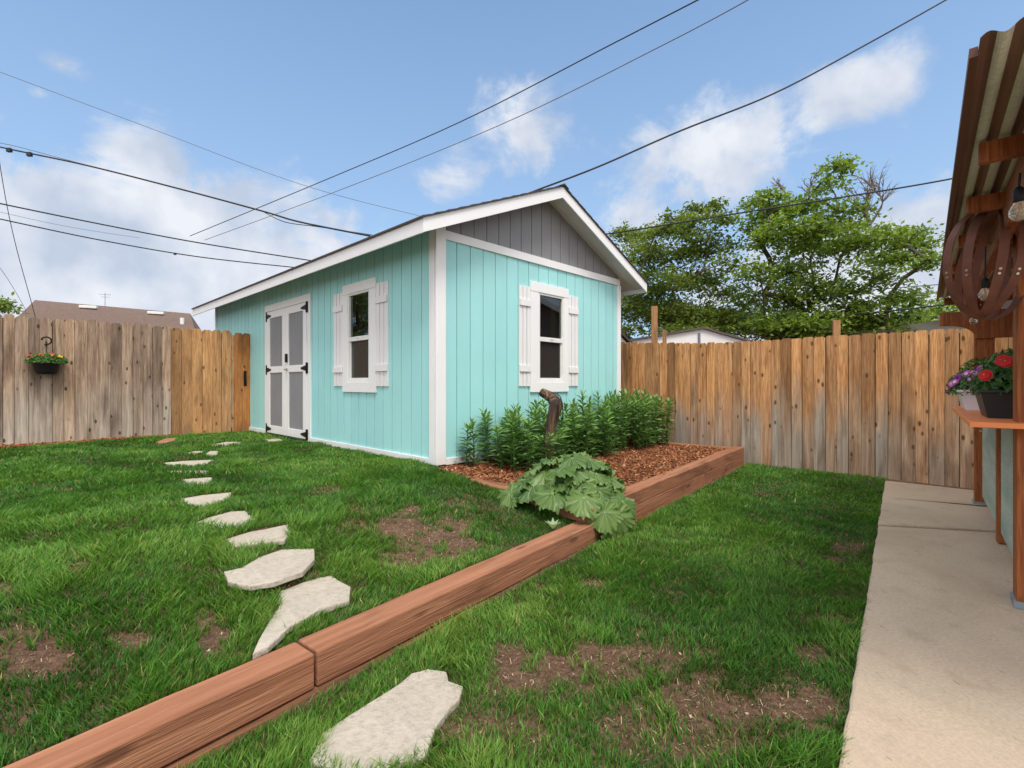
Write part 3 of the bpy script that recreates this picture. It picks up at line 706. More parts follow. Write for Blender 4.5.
def chips(name, x, y, z, s0, s1, m, label, cat, flat=.3, kind='stuff', aspect=1.0):
    n = len(x); base = np.array([[-1, -1, -1], [1, -1, -1], [1, 1, -1], [-1, 1, -1], [-1, -1, 1], [1, -1, 1], [1, 1, 1], [-1, 1, 1]], float)
    V = base[None]*(1+.35*rs.randn(n, 8, 1)*.5); sz = s0+(s1-s0)*rs.rand(n)**1.6
    V = V*np.stack([sz*aspect, sz*.45 if aspect > 1 else sz*.8, sz*flat*.6], 1)[:, None]
    a = rs.rand(n)*6.28; tx = rs.randn(n)*.35
    c, s = np.cos(tx)[:, None], np.sin(tx)[:, None]; X, Y, Z = V[..., 0], V[..., 1], V[..., 2]; X, Z = X*c-Z*s, X*s+Z*c
    c, s = np.cos(a)[:, None], np.sin(a)[:, None]; X, Y = X*c-Y*s, X*s+Y*c
    V = np.stack([X+x[:, None], Y+y[:, None], Z+z[:, None]], -1); i = np.arange(n)[:, None, None]*8
    fq = np.array([(0, 3, 2, 1), (4, 5, 6, 7), (0, 1, 5, 4), (1, 2, 6, 5), (2, 3, 7, 6), (3, 0, 4, 7)])
    Cc = np.repeat(rs.rand(n)[:, None, None], 8, 1)*np.ones((1, 1, 3))
    return tag(npmesh(name, V.reshape(-1, 3), [(i+fq[None]).reshape(-1, 4)], Cc.reshape(-1, 3), m), label, cat, kind=kind)
lawn()
# mulch of the raised bed
bedpoly = [tuple(P(.15, .10))[:2], tuple(P(4.40, .10))[:2], tuple(P(4.40, 2.2))[:2], tuple(C0+G*3.72-W*.0)[:2], tuple(C0-W*-.0)[:2], (bl.x+.03, bl.y)]
def bedz(x, y):
    d = -((x-C0.x)*W.x+(y-C0.y)*W.y); return .232+.05*(1-sm(d/.9))+.03*(vnoise(x*3, y*3, 41)-.5)+.012*(vnoise(x*15, y*15, 42)-.5)
xs = np.arange(-1.3, 3.8, .035); ys = np.arange(3.4, 8.4, .035); X, Y = np.meshgrid(xs, ys); Z = bedz(X, Y)
ins = inpoly(X, Y, bedpoly, .012); nx = len(xs); ii = (np.arange(nx-1)[None]+np.arange(len(ys)-1)[:, None]*nx)
kk = ins[:-1, :-1] & ins[1:, 1:] & ins[:-1, 1:] & ins[1:, :-1]; i = ii[kk]
used = np.unique(np.concatenate([i, i+1, i+nx, i+nx+1])); mp = -np.ones(X.size, int); mp[used] = np.arange(len(used))
Vb = np.stack([X.ravel(), Y.ravel(), Z.ravel()], 1)[used]
tag(npmesh('mulch_bed', Vb, [mp[np.stack([i, i+1, i+nx+1, i+nx], 1)]], np.full((len(Vb), 3), .5), MULCH, smooth=True), kind='structure')
n = 42000; x = rs.uniform(-1.2, 3.7, n); y = rs.uniform(3.5, 8.2, n); k = inpoly(x, y, bedpoly, 0); x, y = x[k], y[k]
chips('bark_mulch', x, y, bedz(x, y)+.006, .006, .022, CHIP, 'reddish brown bark mulch filling the raised bed', 'mulch', aspect=1.5)
# mulch strip along the left fence
n = 14000; t = rs.uniform(-8, -1.2, n); o = rs.rand(n)*(.12+.08*vnoise(t*3, t*0, 4)); x = la.x+G.x*t-W.x*o; y = la.y+G.y*t-W.y*o
chips('bark_mulch', x, y, ground(x, y)+.012+.02*(1-o/.2), .006, .02, CHIP, 'strip of red bark mulch along the foot of the left fence', 'mulch', aspect=1.5)

# ------------------------------------------------------------ lilies
def lily_meshes(seed, nl, ht):
    r = random.Random(seed); b = MB(); bend = Vector((r.uniform(-.05, .05), r.uniform(-.05, .05), 0))
    pt = lambda t: Vector((0, 0, ht*t))+bend*t*t
    for i in range(nl):
        t = .06+.94*(i/nl)**.9; a = i*2.4+r.uniform(-.3, .3); L = (.20-.075*t)*r.uniform(.8, 1.15)
        if t < .25: L *= .8
        el = math.radians(15+50*max(0, t-.75)*4+r.uniform(-12, 12)) if t > .7 else math.radians(r.uniform(8, 48))
        dr = .35+.3*(1-t); o = pt(t); ou = Vector((math.cos(a), math.sin(a), 0)); sd = Vector((-ou.y, ou.x, 0)); w = .018*r.uniform(.8, 1.2); sd = (sd+Vector((0, 0, r.uniform(-.9, .9)))).normalized()
        c = (min(1, max(0, .25+.55*t+r.uniform(-.2, .2))), 0, 0)
        p1 = o+ou*L*.45*math.cos(el)+Vector((0, 0, L*.45*math.sin(el))); p2 = o+ou*L*.95*math.cos(el)+Vector((0, 0, L*(.9*math.sin(el)-dr*.35)))
        b.add([o-sd*w*.4, o+sd*w*.4, p1+sd*w, p1-sd*w, p2], [(0, 1, 2, 3), (3, 2, 4)], c)
    sb = MB(); sb.tube([pt(0), pt(.5), pt(.98)], [.006, .005, .003], 5)
    return b, sb
LV = []
for s in range(5):
    b, sb = lily_meshes(s, 58, 1.0 if False else .62+.03*s); LV.append((b, sb))
proto = []
def place_lily(i, pos, sc, lab, grp):
    k = i % 5
    o = empty('lily_plant', pos, random.uniform(0, 6.28), lab, 'plant', grp); o.scale = (1.0, 1.0, sc) if sc > .8 else (.95, .95, sc)
    if len(proto) <= k:
        a = LV[k][0].build('foliage', LILY, None, fix=False); c = LV[k][1].build('stem', STEMG, None); a.parent = o; c.parent = o; proto.append((a, c))
    else:
        for q in proto[k]: cpy = q.copy(); cpy.parent = o; COL.objects.link(cpy)
spots = []; rr = random.Random(5); tries = 0
while len(spots) < 104 and tries < 6000:
    tries += 1; t = rr.uniform(.28, 4.05); o = rr.uniform(.10, .78)
    if t > 3.7 and o < .2: continue
    if t < .5 and o > .3: continue
    if 2.3 < t < 3.0 and o > .62: continue
    if o > .55 and t < .45: continue
    if 1.3 < t < 1.62 and .25 < o < .5: continue
    if all((t-a)**2+(o-c)**2 > .10**2 for a, c in spots): spots.append((t, o))
spots.sort()
for i, (t, o) in enumerate(spots):
    p = C0+G*t-W*o; p.z = float(bedz(np.float64(p.x), np.float64(p.y)))-.01
    if t < 1.25: sc = .55+.38*(t/1.25)+rr.uniform(-.14, .16); lab = 'young green lily stem in the low left clump beside the white corner trim'; g = 'lily stems left of the driftwood'
    elif t < 2.5: sc = .82+rr.uniform(-.22, .22); lab = 'leafy green lily stem in the middle clump below the gable window'; g = 'lily stems in the middle of the bed'
    else: sc = 1.05+rr.uniform(-.08, .1); lab = 'tall dense lily stem in the right-hand clump close to the fence'; g = 'lily stems at the right end of the bed'
    place_lily(i, p, sc, lab, g)
def lily_px(i, u, vb, vt, zb, lab):
    p = atZ(u, vb, zb); ht = H+(CY-vt)/F*p.y-zb; place_lily(i, p, ht/(.62+.03*(i % 5)), lab, None)
lily_px(1, 511, 466, 409, .27, 'single tall dark lily spike standing above the low left clump')
lily_px(3, 535, 463, 413, .27, 'tall lily spike immediately left of the driftwood stump')
for i_, (u_, vb_, vt_) in enumerate(((538, 470, 438), (546, 471, 435), (554, 470, 436), (562, 469, 430), (530, 471, 432))): lily_px(i_, u_, vb_, vt_, .27, ('low lily shoot in front of the foot of the driftwood, first from the left', 'low lily shoot in front of the foot of the driftwood, third from the left', 'low lily shoot in front of the foot of the driftwood, fourth from the left', 'low lily shoot in front of the foot of the driftwood, rightmost', 'low lily shoot just left of the shoots that hide the driftwood foot')[i_])
lily_px(2, 583, 455, 394, .27, 'tallest lily spike of the middle clump right of the driftwood')

# ------------------------------------------------------------ rhubarb-like plant
def rhubarb():
    root = empty('leafy_plant', (P(.40, .44).x, P(.40, .44).y, .25), 0, 'big ruffled rhubarb-like plant spilling over the corner of the raised bed', 'plant')
    r = random.Random(3); base = Vector((0, 0, 0))
    leafs = []
    for i in range(50):
        a = i*2.4+r.uniform(-.2, .2); rad = .06+.30*math.sqrt(i/50)+r.uniform(-.03, .03)
        zz = .34-.30*(rad/.42)**1.6+r.uniform(-.02, .03); leafs.append((a, rad, zz, r.uniform(.095, .15)))
    # leaves hanging over the front edge
    hang = []
    for (ps, pd, zz, s) in ((.10, -.03, .27, .15), (.24, -.05, .22, .17), (.16, -.08, .12, .13), (.38, -.02, .29, .15), (.24, .10, .38, .17), (.05, .12, .36, .16), (-.02, .74, .31, .15), (.05, .66, .38, .14), (.48, .12, .33, .16), (.02, .35, .36, .16), (.06, .55, .40, .17)):
        q = P(ps, pd)-root.location; hang.append((q.x, q.y, zz-.25, s))
    nh = len(leafs)
    for (dx, dy, zz, s) in hang: leafs.append((math.atan2(dy, dx), math.hypot(dx, dy), zz, s*.85))
    for i, (a, rad, zz, s) in enumerate(leafs):
        c = Vector((math.cos(a)*rad, math.sin(a)*rad, zz)); s1 = (c.x+root.location.x-P0.x)*.728+(c.y+root.location.y-P0.y)*.6856
        if i < nh and s1 < .10: c -= Vector((.728, .6856, 0))*(s1-.10); c.z = max(c.z, .15); rad = min(rad, .2)
        ou = Vector((math.cos(a), math.sin(a), 0)); droop = math.radians(10+75*(min(rad, .55)/.55)**1.5*(.55 if i >= nh and zz > .0 else 1)+r.uniform(-12, 12))
        X = (ou*math.cos(droop)+Vector((0, 0, -math.sin(droop)))).normalized(); Yv = Vector((-ou.y, ou.x, 0)); Zv = X.cross(Yv)
        if r.random() < .8: Yv = (Yv+Zv*r.uniform(-.6, .6)).normalized(); Zv = X.cross(Yv).normalized()
        nr, na = 8, 112; b = MB(); vs = []; ph = r.uniform(0, 6)
        for j in range(nr+1):
            t = j/nr
            for k in range(na):
                th = 2*math.pi*k/na; lob = 1+.04*math.cos(5*th)+.05*math.cos(8*th+ph)+.045*math.cos(19*th+ph)+.02*math.cos(37*th)
                heart = 1-.42*max(0, math.cos(th-math.pi))**4
                rr_ = s*t*lob*heart*(1.1+.15*math.cos(th)); x, y = rr_*math.cos(th)+s*.35, rr_*math.sin(th)*.92
                ruf = s*(.10*t**3*math.sin(5*th+ph)+.085*t**5*math.sin(13*th+ph*2)+.085*t**6*math.sin(27*th+ph)+.03*t*math.sin(19*th)*math.sin(9*t)+.05*t**2*math.sin(3*th+ph*3)+.035*t*math.cos(10*th))-.22*s*t*t+.012*math.cos(5*th)*t
                vs.append(c+X*x+Yv*y+Zv*(ruf))
        fs = [(j*na+k, j*na+(k+1) % na, (j+1)*na+(k+1) % na, (j+1)*na+k) for j in range(nr) for k in range(na)]
        cc = r.uniform(.1, .8); b.add(vs, fs, (cc, 0, 0)); lf_ = b.build('leaf', RHUB, root, smooth=True, fix=False)
        b = MB(); mid = Vector((c.x*.5, c.y*.5, c.z*.5+.01)); b.tube([base, mid, c-Vector((0, 0, .03))], [.013, .011, .007], 6); b.build('stalk', STEMR, root, smooth=True)
        # pale veins
        b = MB()
        for th in (-.9, -.45, 0, .45, .9):
            pts = [];
            for j in range(5):
                t = j/4*.85; rr_ = s*t*1.2; ruf = -.22*s*t*t+.012*math.cos(5*th)*t
                pts.append(c+X*(rr_*math.cos(th)+s*.35*(1 if j else 1))+Yv*rr_*math.sin(th)+Zv*(ruf+.006+s*.17*t**3*math.sin(7*th+ph)))
            b.tube(pts, [.0022, .0018, .0014, .001, .0008], 4)
        b.build('leaf_veins', plain('leaf_vein', (.22, .33, .13), .5) if i == 0 else bpy.data.materials['leaf_vein'], lf_)
rhubarb()
# weed in grass
b = MB(); p = atZ(553, 529, .14)
for k in range(9):
    a = k*.75; L = .06; ou = Vector((math.cos(a), math.sin(a), 0)); sd = Vector((-ou.y, ou.x, 0))
    b.add([p*0, ou*L*.5+sd*.014+Vector((0, 0, .04)), ou*L+Vector((0, 0, .05+.01*(k % 3))), ou*L*.5-sd*.014+Vector((0, 0, .04))], [(0, 1, 2, 3)], (.9, 0, 0))
tag(b.build('weed', foliage('pale_weed', (.2, .3, .12), (.4, .5, .3)), loc=p, fix=False), 'small pale weed in the grass beside the edging timber', 'weed')
b = MB(); p = atZ(456, 467, .27)
for k in range(14):
    a = k*2.4; L = .035; ou = Vector((math.cos(a), math.sin(a), 0)); sd = Vector((-ou.y, ou.x, 0)); z = Vector((0, 0, .008*k))
    b.add([z, z+ou*L*.5+sd*.006+Vector((0, 0, .012)), z+ou*L+Vector((0, 0, .01)), z+ou*L*.5-sd*.006+Vector((0, 0, .012))], [(0, 1, 2, 3)], (.6, 0, 0))
tag(b.build('seedling', LILY, loc=p, fix=False), 'tiny green seedling alone in the mulch at the shed corner', 'plant')

# driftwood
def drift():
    Yd = 5.55; px = [(548.5, 462, 6.2), (549, 448, 6.0), (549.5, 434, 5.6), (552, 421, 5.9), (555, 410, 6.9), (556, 403.5, 7.0), (552, 398, 5.6), (546, 394.5, 4.6), (540.5, 391.5, 4.0)]
    pts = [atY(u, v, Yd+(.02*i if i > 5 else 0)) for i, (u, v, r_) in enumerate(px)]; rad = [r_*.86/F*Yd for _, _, r_ in px]
    fine, fr_ = [], []
    for i in range(len(pts)-1):
        for j in range(4): t = j/4; fine.append(pts[i].lerp(pts[i+1], t)); fr_.append((rad[i]*(1-t)+rad[i+1]*t)*(1+.05*math.sin(i*1.1+j*.27)))
    fine.append(pts[-1]); fr_.append(rad[-1]*.85); o0 = fine[0].copy(); b = MB(); b.tube([p-o0 for p in fine], fr_, 18)
    me_v = []
    for k, v in enumerate(b.v): v = Vector(v); n_ = math.sin(v.z*9+(k % 18)*1.4)*.006+math.sin((k % 18)*2.1+v.z*4)*.009; c = fine[k//18]-o0; dd = (v-c); me_v.append(tuple(c+dd*(1+n_*14)))
    b.v = me_v; root = empty('driftwood', o0, 0, 'hooked piece of brown driftwood standing upright among the lilies', 'driftwood')
    b.build('trunk', DRIFT, root, smooth=True)
    b = MB(); q = [atY(u, v, Yd-.03)-o0 for u, v in ((553, 394), (557, 393.5), (560.5, 397), (562.5, 404), (563, 413), (562, 421))]; b.tube(q, .006, 6); b.build('wire_loop', CABLE, root, smooth=True)
drift()

# ------------------------------------------------------------ flowers / planters
def mound(b, c, rx, ry, rz, n, size, lo=0, hi=1, down=.0):
    for i in range(n):
        a = random.uniform(0, 6.28); t = math.acos(random.uniform(-.2, 1)); rr_ = random.uniform(.75, 1.0) if random.random() < .7 else random.uniform(.2, .8)
        p = Vector((c[0]+rx*rr_*math.sin(t)*math.cos(a), c[1]+ry*rr_*math.sin(t)*math.sin(a), c[2]+rz*rr_*math.cos(t)))
        nrm = Vector((random.gauss(math.cos(a)*math.sin(t), .5), random.gauss(math.sin(a)*math.sin(t), .5), random.gauss(.7, .5))).normalized()
        u = nrm.orthogonal().normalized(); u.rotate(Matrix.Rotation(random.uniform(0, 6.28), 3, nrm)); w = nrm.cross(u); s = size*random.uniform(.7, 1.3)
        b.add([p-u*s, p-w*s*.42+nrm*s*.12, p+u*s, p+w*s*.42+nrm*s*.12], [(0, 1, 2, 3)], (random.uniform(lo, hi), 0, 0))
def flower(b, p, nrm, s, npet=5, cup=.25, c=.5, tw=None):
    nrm = Vector(nrm).normalized(); u = nrm.orthogonal().normalized(); w = nrm.cross(u)
    ph = random.uniform(0, 6)
    for k in range(npet):
        a = ph+2*math.pi*k/npet; d = u*math.cos(a)+w*math.sin(a); sd = nrm.cross(d); p = Vector(p)
        g_ = math.tan(math.pi/npet)*1.08; b.add([p, p+d*s*.5-sd*s*.5*g_+nrm*s*cup*.6, p+d*s*.86-sd*s*.72*g_+nrm*s*cup*.9, p+d*s*1.02-sd*s*.25*g_+nrm*s*cup, p+d*s*1.02+sd*s*.25*g_+nrm*s*cup, p+d*s*.86+sd*s*.72*g_+nrm*s*cup*.9, p+d*s*.5+sd*s*.5*g_+nrm*s*cup*.6], [tuple(range(7))], (c+random.uniform(-.1, .1), 0, 0))
def petal(name, c): return foliage(name, [x*.7 for x in c], c, .2, .5)
PURP = petal('purple_petals', (.36, .04, .44)); PINK = petal('pink_purple_petals', (.78, .14, .52)); PEYE = plain('pale_flower_eye', (.75, .55, .72)); DRED = petal('red_petals', (.75, .015, .02)); YEL = petal('yellow_petals', (.8, .45, .03)); ORG = petal('orange_red_petals', (.45, .035, .015)); DPUR = petal('dark_purple_petals', (.06, .012, .13))
HERB = foliage('herb_leaves', (.02, .07, .014), (.12, .26, .04), .25)
def trough(root, m, w0, w1, l, h, name='pot'):
    b = MB(); t = .012
    lv = [(w0/2, l/2-.03, 0), (w1/2, l/2, h*.9), (w1/2+.012, l/2+.012, h*.9), (w1/2+.012, l/2+.012, h), (w1/2-.01, l/2-.01, h), (w1/2-.012, l/2-.012, h*.8)]
    vs = []
    for a, c, z in lv: vs += [(-a, -c, z), (a, -c, z), (a, c, z), (-a, c, z)]
    fs = [(3, 2, 1, 0)]
    for i in range(len(lv)-1):
        for k in range(4): fs.append((i*4+k, i*4+(k+1) % 4, (i+1)*4+(k+1) % 4, (i+1)*4+k))
    j = (len(lv)-1)*4; fs.append((j, j+1, j+2, j+3)); b.add(vs, fs); return b.build(name, m, root, .004)
bl_ = lambda x, y, z: EB*y+FB*x+Vector((0, 0, z))
p = bl_(.33, 5.25, 1.0)
tr1 = empty('flower_trough', p, BROT, 'white plastic trough of purple and pink petunias on the orange counter', 'planter')
trough(tr1, plain('white_plastic', (.78, .76, .82), .4), .19, .27, .52, .155)
b = MB(); mound(b, (-.02, -.02, .15), .19, .33, .17, 1300, .018); mound(b, (.0, .1, .28), .13, .16, .13, 500, .017); b.build('foliage', HERB, tr1, fix=False)
for m_, nm, n_, c_ in ((PINK, 'pink_blooms', 34, .7), (PURP, 'purple_blooms', 18, .6), (DPUR, 'dark_blooms', 10, .5)):
    for i in range(n_):
        b = MB()
        ly = random.uniform(-.33, .1); x = random.uniform(-.19, .12); z = .30-2.6*(x-.0)**2-.5*max(0, -ly-.15)+random.uniform(-.07, .02)
        q = Vector((x, ly, z)); nr = (-.5+random.gauss(0, .25), -.75+random.gauss(0, .2), .35); flower(b, q, nr, random.uniform(.022, .030), 5, .2, random.uniform(.3, 1))
        o = b.build('flower', m_, tr1, fix=False)
        if m_ is PINK: e = MB(); flower(e, q+Vector(nr).normalized()*.008, nr, .013, 6, .2); e.build('flower_centre', PEYE, o, fix=False)
p = bl_(.375, 4.22, 1.0)
tr2 = empty('flower_trough', p, BROT, 'dark plastic trough with two red flowers on the orange counter', 'planter')
trough(tr2, plain('charcoal_plastic', (.028, .03, .032), .45), .19, .25, .5, .165)
b = MB(); mound(b, (0, 0, .17), .15, .28, .17, 700, .028, 0, .7); mound(b, (.03, .05, .28), .14, .25, .13, 500, .024, 0, .9); b.build('foliage', HERB, tr2, fix=False)
for q in ((-.105, -.27, .25), (-.02, -.30, .325), (-.035, -.25, .335)):
    b = MB(); e = MB(); nr = (-.45, -.8, .25); flower(b, q, nr, .034, 6, .12, .8); flower(b, Vector(q)+Vector(nr)*.006, nr, .024, 5, .3, .5); flower(e, Vector(q)+Vector(nr)*.022, nr, .004, 5, .5); o = b.build('flower', DRED, tr2, fix=False); e.build('flower_centre', YEL, o, fix=False)
# hanging basket on left fence
k = K(46); sH = (k*la.y-la.x)/(G.x-G.y*k); pb = la+G*sH-W*.14; zb = H+(CY-374)/F*pb.y
hb = empty('hanging_basket', (pb.x, pb.y, zb), SHROT, 'black hanging basket of orange and yellow flowers hooked on the left fence', 'hanging basket')
b = MB(); b.lathe([(.105, 0), (.125, .03), (.155, .15), (.165, .16), (.15, .165)], n=20); b.build('pot', BLACK, hb, smooth=False)
b = MB(); mound(b, (0, 0, .185), .245, .2, .13, 1800, .018, .2, 1); b.build('foliage', HERB, hb, fix=False)
for m_, nm, x0, x1, n_ in ((ORG, 'orange_blooms', -.23, .08, 30), (YEL, 'yellow_blooms', .02, .17, 9)):
    for i in range(n_): b = MB(); x = random.uniform(x0, x1); flower(b, (x, random.uniform(-.15, .05), .29-x*x*1.2+random.uniform(-.03, .025)), (0, -.7, .6), .014, 6, .2, random.random()); b.build('flower', m_, hb, fix=False)
b = MB(); b.tube([(0, .0, .15), (0, .02, .42)], .006, 6); pts = [(0+.055*math.sin(t)-.0, .03, .50-.055*math.cos(t)+.0) for t in np.linspace(-.3, 4.6, 14)]
b.tube([(0, .02, .42)]+pts, .011, 6); b.tube([(-.0, .13, .5), (0, .03, .45)], .01, 6); b.build('hook', BLACK, hb, smooth=True)

# ------------------------------------------------------------ patio bar
bar = empty('patio_bar', (0, 0, 0), BROT, 'stained cedar patio bar with corrugated metal roof and orange counter', 'patio bar')
RZ = 2.12
def corr(b, x0, x1, y0, y1, zf, pitch=.066, amp=.009, seg=10, vertical=False):
    n = int((x1-x0)/pitch*seg)
    for i in range(n):
        a0 = x0+(x1-x0)*i/n; a1 = x0+(x1-x0)*(i+1)/n; s0 = math.sin(2*math.pi*(a0-x0)/pitch); s1 = math.sin(2*math.pi*(a1-x0)/pitch)
        cc = 1.0 if (s0+s1)/2 > .25 else 0.0
        if vertical: b.add([(y0, a0, z) if False else (zf+amp*q, a, z) for (a, q, z) in ((a0, s0, y0), (a1, s1, y0), (a1, s1, y1), (a0, s0, y1))], [(0, 1, 2, 3)], (cc, 0, 0))
        else: b.add([(a0, y0, zf(a0)+amp*s0), (a1, y0, zf(a1)+amp*s1), (a1, y1, zf(a1)+amp*s1), (a0, y1, zf(a0)+amp*s0)], [(0, 1, 2, 3)], (cc, 0, 0))
rz = lambda x: RZ+.10*(x-.1)
b = MB(); corr(b, .112, 2.4, 1.80, 7.0, rz); rfm = b.build('roof', CORR, bar, fix=False, smooth=False)
b = MB(); b.box(.092, .110, 1.83, 7.0, RZ-.03, RZ-.004); b.build('roof_edge', plain('brown_flashing', (.10, .045, .03), .5, .2), rfm)
for y in (2.56, 3.27, 4.05, 5.0, 6.1, 6.9):
    b = MB(); b.box(.155, 2.3, y-.02, y+.02, RZ-.088, RZ-.014); b.build('rafter', RED, bar, .003)
b = MB(); b.box(.285, .33, 2.0, 7.0, RZ-.19, RZ-.012); b.build('beam', REDY, bar, .004)
b = MB(); b.box(2.1, 2.2, 2.0, 7.0, RZ-.28, RZ-.127); b.build('beam', REDY, bar, .004)
for y, w, z1 in ((3.66, .14, 2.1), (6.50, .14, 2.05)):
    b = MB(); b.box(.365, .365+w, y, y+w, .04, z1); po = b.build('post', RED, bar, .005)
    b = MB(); b.box(.355, .365+w+.01, y-.008, y+w+.008, .03, .065); b.build('post_base', plain('grey_base', (.22, .27, .30), .6) if y < 4 else bpy.data.materials['grey_base'], po)
    b = MB()
    for zz in (1.9, 1.96, 1.3, .75): b.tube([(.365+w*.3, y-.006, zz), (.365+w*.3, y-.001, zz)], .008, 8)
    b.build('bolts', STEEL, po)
for y in (3.66, 6.5): b = MB(); b.box(2.1, 2.24, y, y+.14, .03, 2.0); b.build('post', RED, bar, .005)
b = MB(); b.box(.40, .455, 5.03, 5.10, .04, .95); b.build('counter_leg', RED, bar, .004)
# cross beams
b = MB(); b.box(.195, 2.0, 3.805, 3.85, 1.985, RZ-.13+.0); b.box(.195, .243, 3.70, 3.804, 2.0, 2.12-.012); b.build('cross_beam', RED, bar, .004)
def corbel(x0, y, z0, z1, L):
    pts = [(x0, z1), (x0+L, z1), (x0+L, z0)]
    for i in range(9):
        t = i/8*math.pi/2; pts.append((x0+.06+.20*math.cos(t), z0+.14*math.sin(t)))
    pts.append((x0, z0+.14)); b = MB(lambda a, d, z: (a, d, z)); b.prism(pts, y, y+.05); return b.build('cross_beam', RED, bar, .004)
corbel(.11, 6.44, 1.635, 1.90, 1.6)
for yy, zz in ((3.68, 1.99),):
    b = MB()
    for k in range(3): b.tube([(.40+.03*(k % 2), 3.655, 1.95-.05*k), (.40+.03*(k % 2), 3.648, 1.95-.05*k)], .007, 8)
    b.build('bolts', STEEL, bar)
b = MB(); b.box(.18, .95, 3.54, 5.98, .972, 1.0); b.build('counter', CTOP, bar, .004)
b = MB(); corr(b, 3.80, 5.02, .12, .968, .425, vertical=True, amp=.007); corr(b, 5.11, 6.48, .12, .968, .425, vertical=True, amp=.007); b.build('siding', CORS, bar, fix=False)
b = MB(); b.box(.44, .48, 3.81, 6.49, .92, .969); b.box(.44, .48, 3.81, 6.49, .12, .17); b.build('rail', RED, bar)
b = MB(); b.box(1.6, 1.64, 3.7, 6.6, .1, 2.0); b.build('back_wall', RED, bar)
# barrel hoop orb
oc = atY(988, 265, 2.5)
orb = empty('hoop_orb', oc, 0, 'globe of rusty barrel hoops hanging from the patio bar roof', 'hanging ornament')
R0 = 54.5/F*2.5
def hoop(az, tilt, R, w=.036, t=.003):
    b = MB(); n = 72; m = Matrix.Rotation(az, 3, 'Z') @ Matrix.Rotation(tilt, 3, 'Y')
    m = Matrix.Rotation(math.radians(8), 3, 'Y') @ m
    vs = []
    for i in range(n):
        a = 2*math.pi*i/n
        for r, o in ((R, -w/2), (R, w/2), (R-t, w/2), (R-t, -w/2)): vs.append(m @ Vector((r*math.sin(a), o, r*math.cos(a))))
    fs = [(i*4+k, i*4+(k+1) % 4, ((i+1) % n)*4+(k+1) % 4, ((i+1) % n)*4+k) for i in range(n) for k in range(4)]; b.add(vs, fs)
    h = b.build('hoop', RUST, orb); b = MB()
    for i, a in enumerate((1.9, 1.98, 4.3, 4.38)):
        p = m @ Vector((R*math.sin(a), 0, R*math.cos(a))); nn = p.normalized(); b.tube([p-nn*.002, p+nn*.005], .006, 8)
    b.build('rivets', STEEL, h)
view = math.atan2(oc.y, oc.x)-math.pi/2
hoop(math.radians(14), .0, R0); hoop(math.radians(31), .0, R0-.004); hoop(math.radians(57), 0, R0-.008); hoop(math.radians(72), 0, R0-.012)
b = MB(); b.tube([(0+.04, 0, R0), (.04, 0, R0+.05)], .006, 6); b.build('hook', BLACK, orb)
BULB = M('bulb_glass'); BULB.col((.95, .9, .8)); BULB.set(rough=.02); BULB.b.inputs['Transmission Weight'].default_value = .85
def bulb(u, v, Y, lab, up=.10):
    p = atY(u, v, Y); r = empty('light_bulb', p, 0, lab, 'light bulb', None)
    b = MB(); b.lathe([(.004, -.036), (.018, -.031), (.028, -.012), (.027, .004), (.016, .026), (.012, .034)], n=14); b.build('bulb', BULB.m, r, smooth=True)
    b = MB(); b.lathe([(.014, .030), (.016, .034), (.016, .075), (.009, .085), (.004, .088)], n=12); b.build('socket', BLACK, r, smooth=True)
    b = MB(); b.tube([(0, 0, .085), (.004, 0, .085+up)], .004, 6); b.build('cord', BLACK, r)
    b = MB(); b.tube([(0, 0, .02), (0.006, 0, -.01), (-.006, 0, -.01), (0, 0, .02)], .0015, 4); b.build('filament', YEL, r)
bulb(1019, 211, 1.75, 'clear light bulb hanging right of the hoop orb near the roof beam', .05)
bulb(985, 294, 2.62, 'clear light bulb hanging inside the rusty hoop orb', .17)
bulb(973.5, 320, 4.3, 'clear light bulb hanging below the rusty hoop orb', .12)

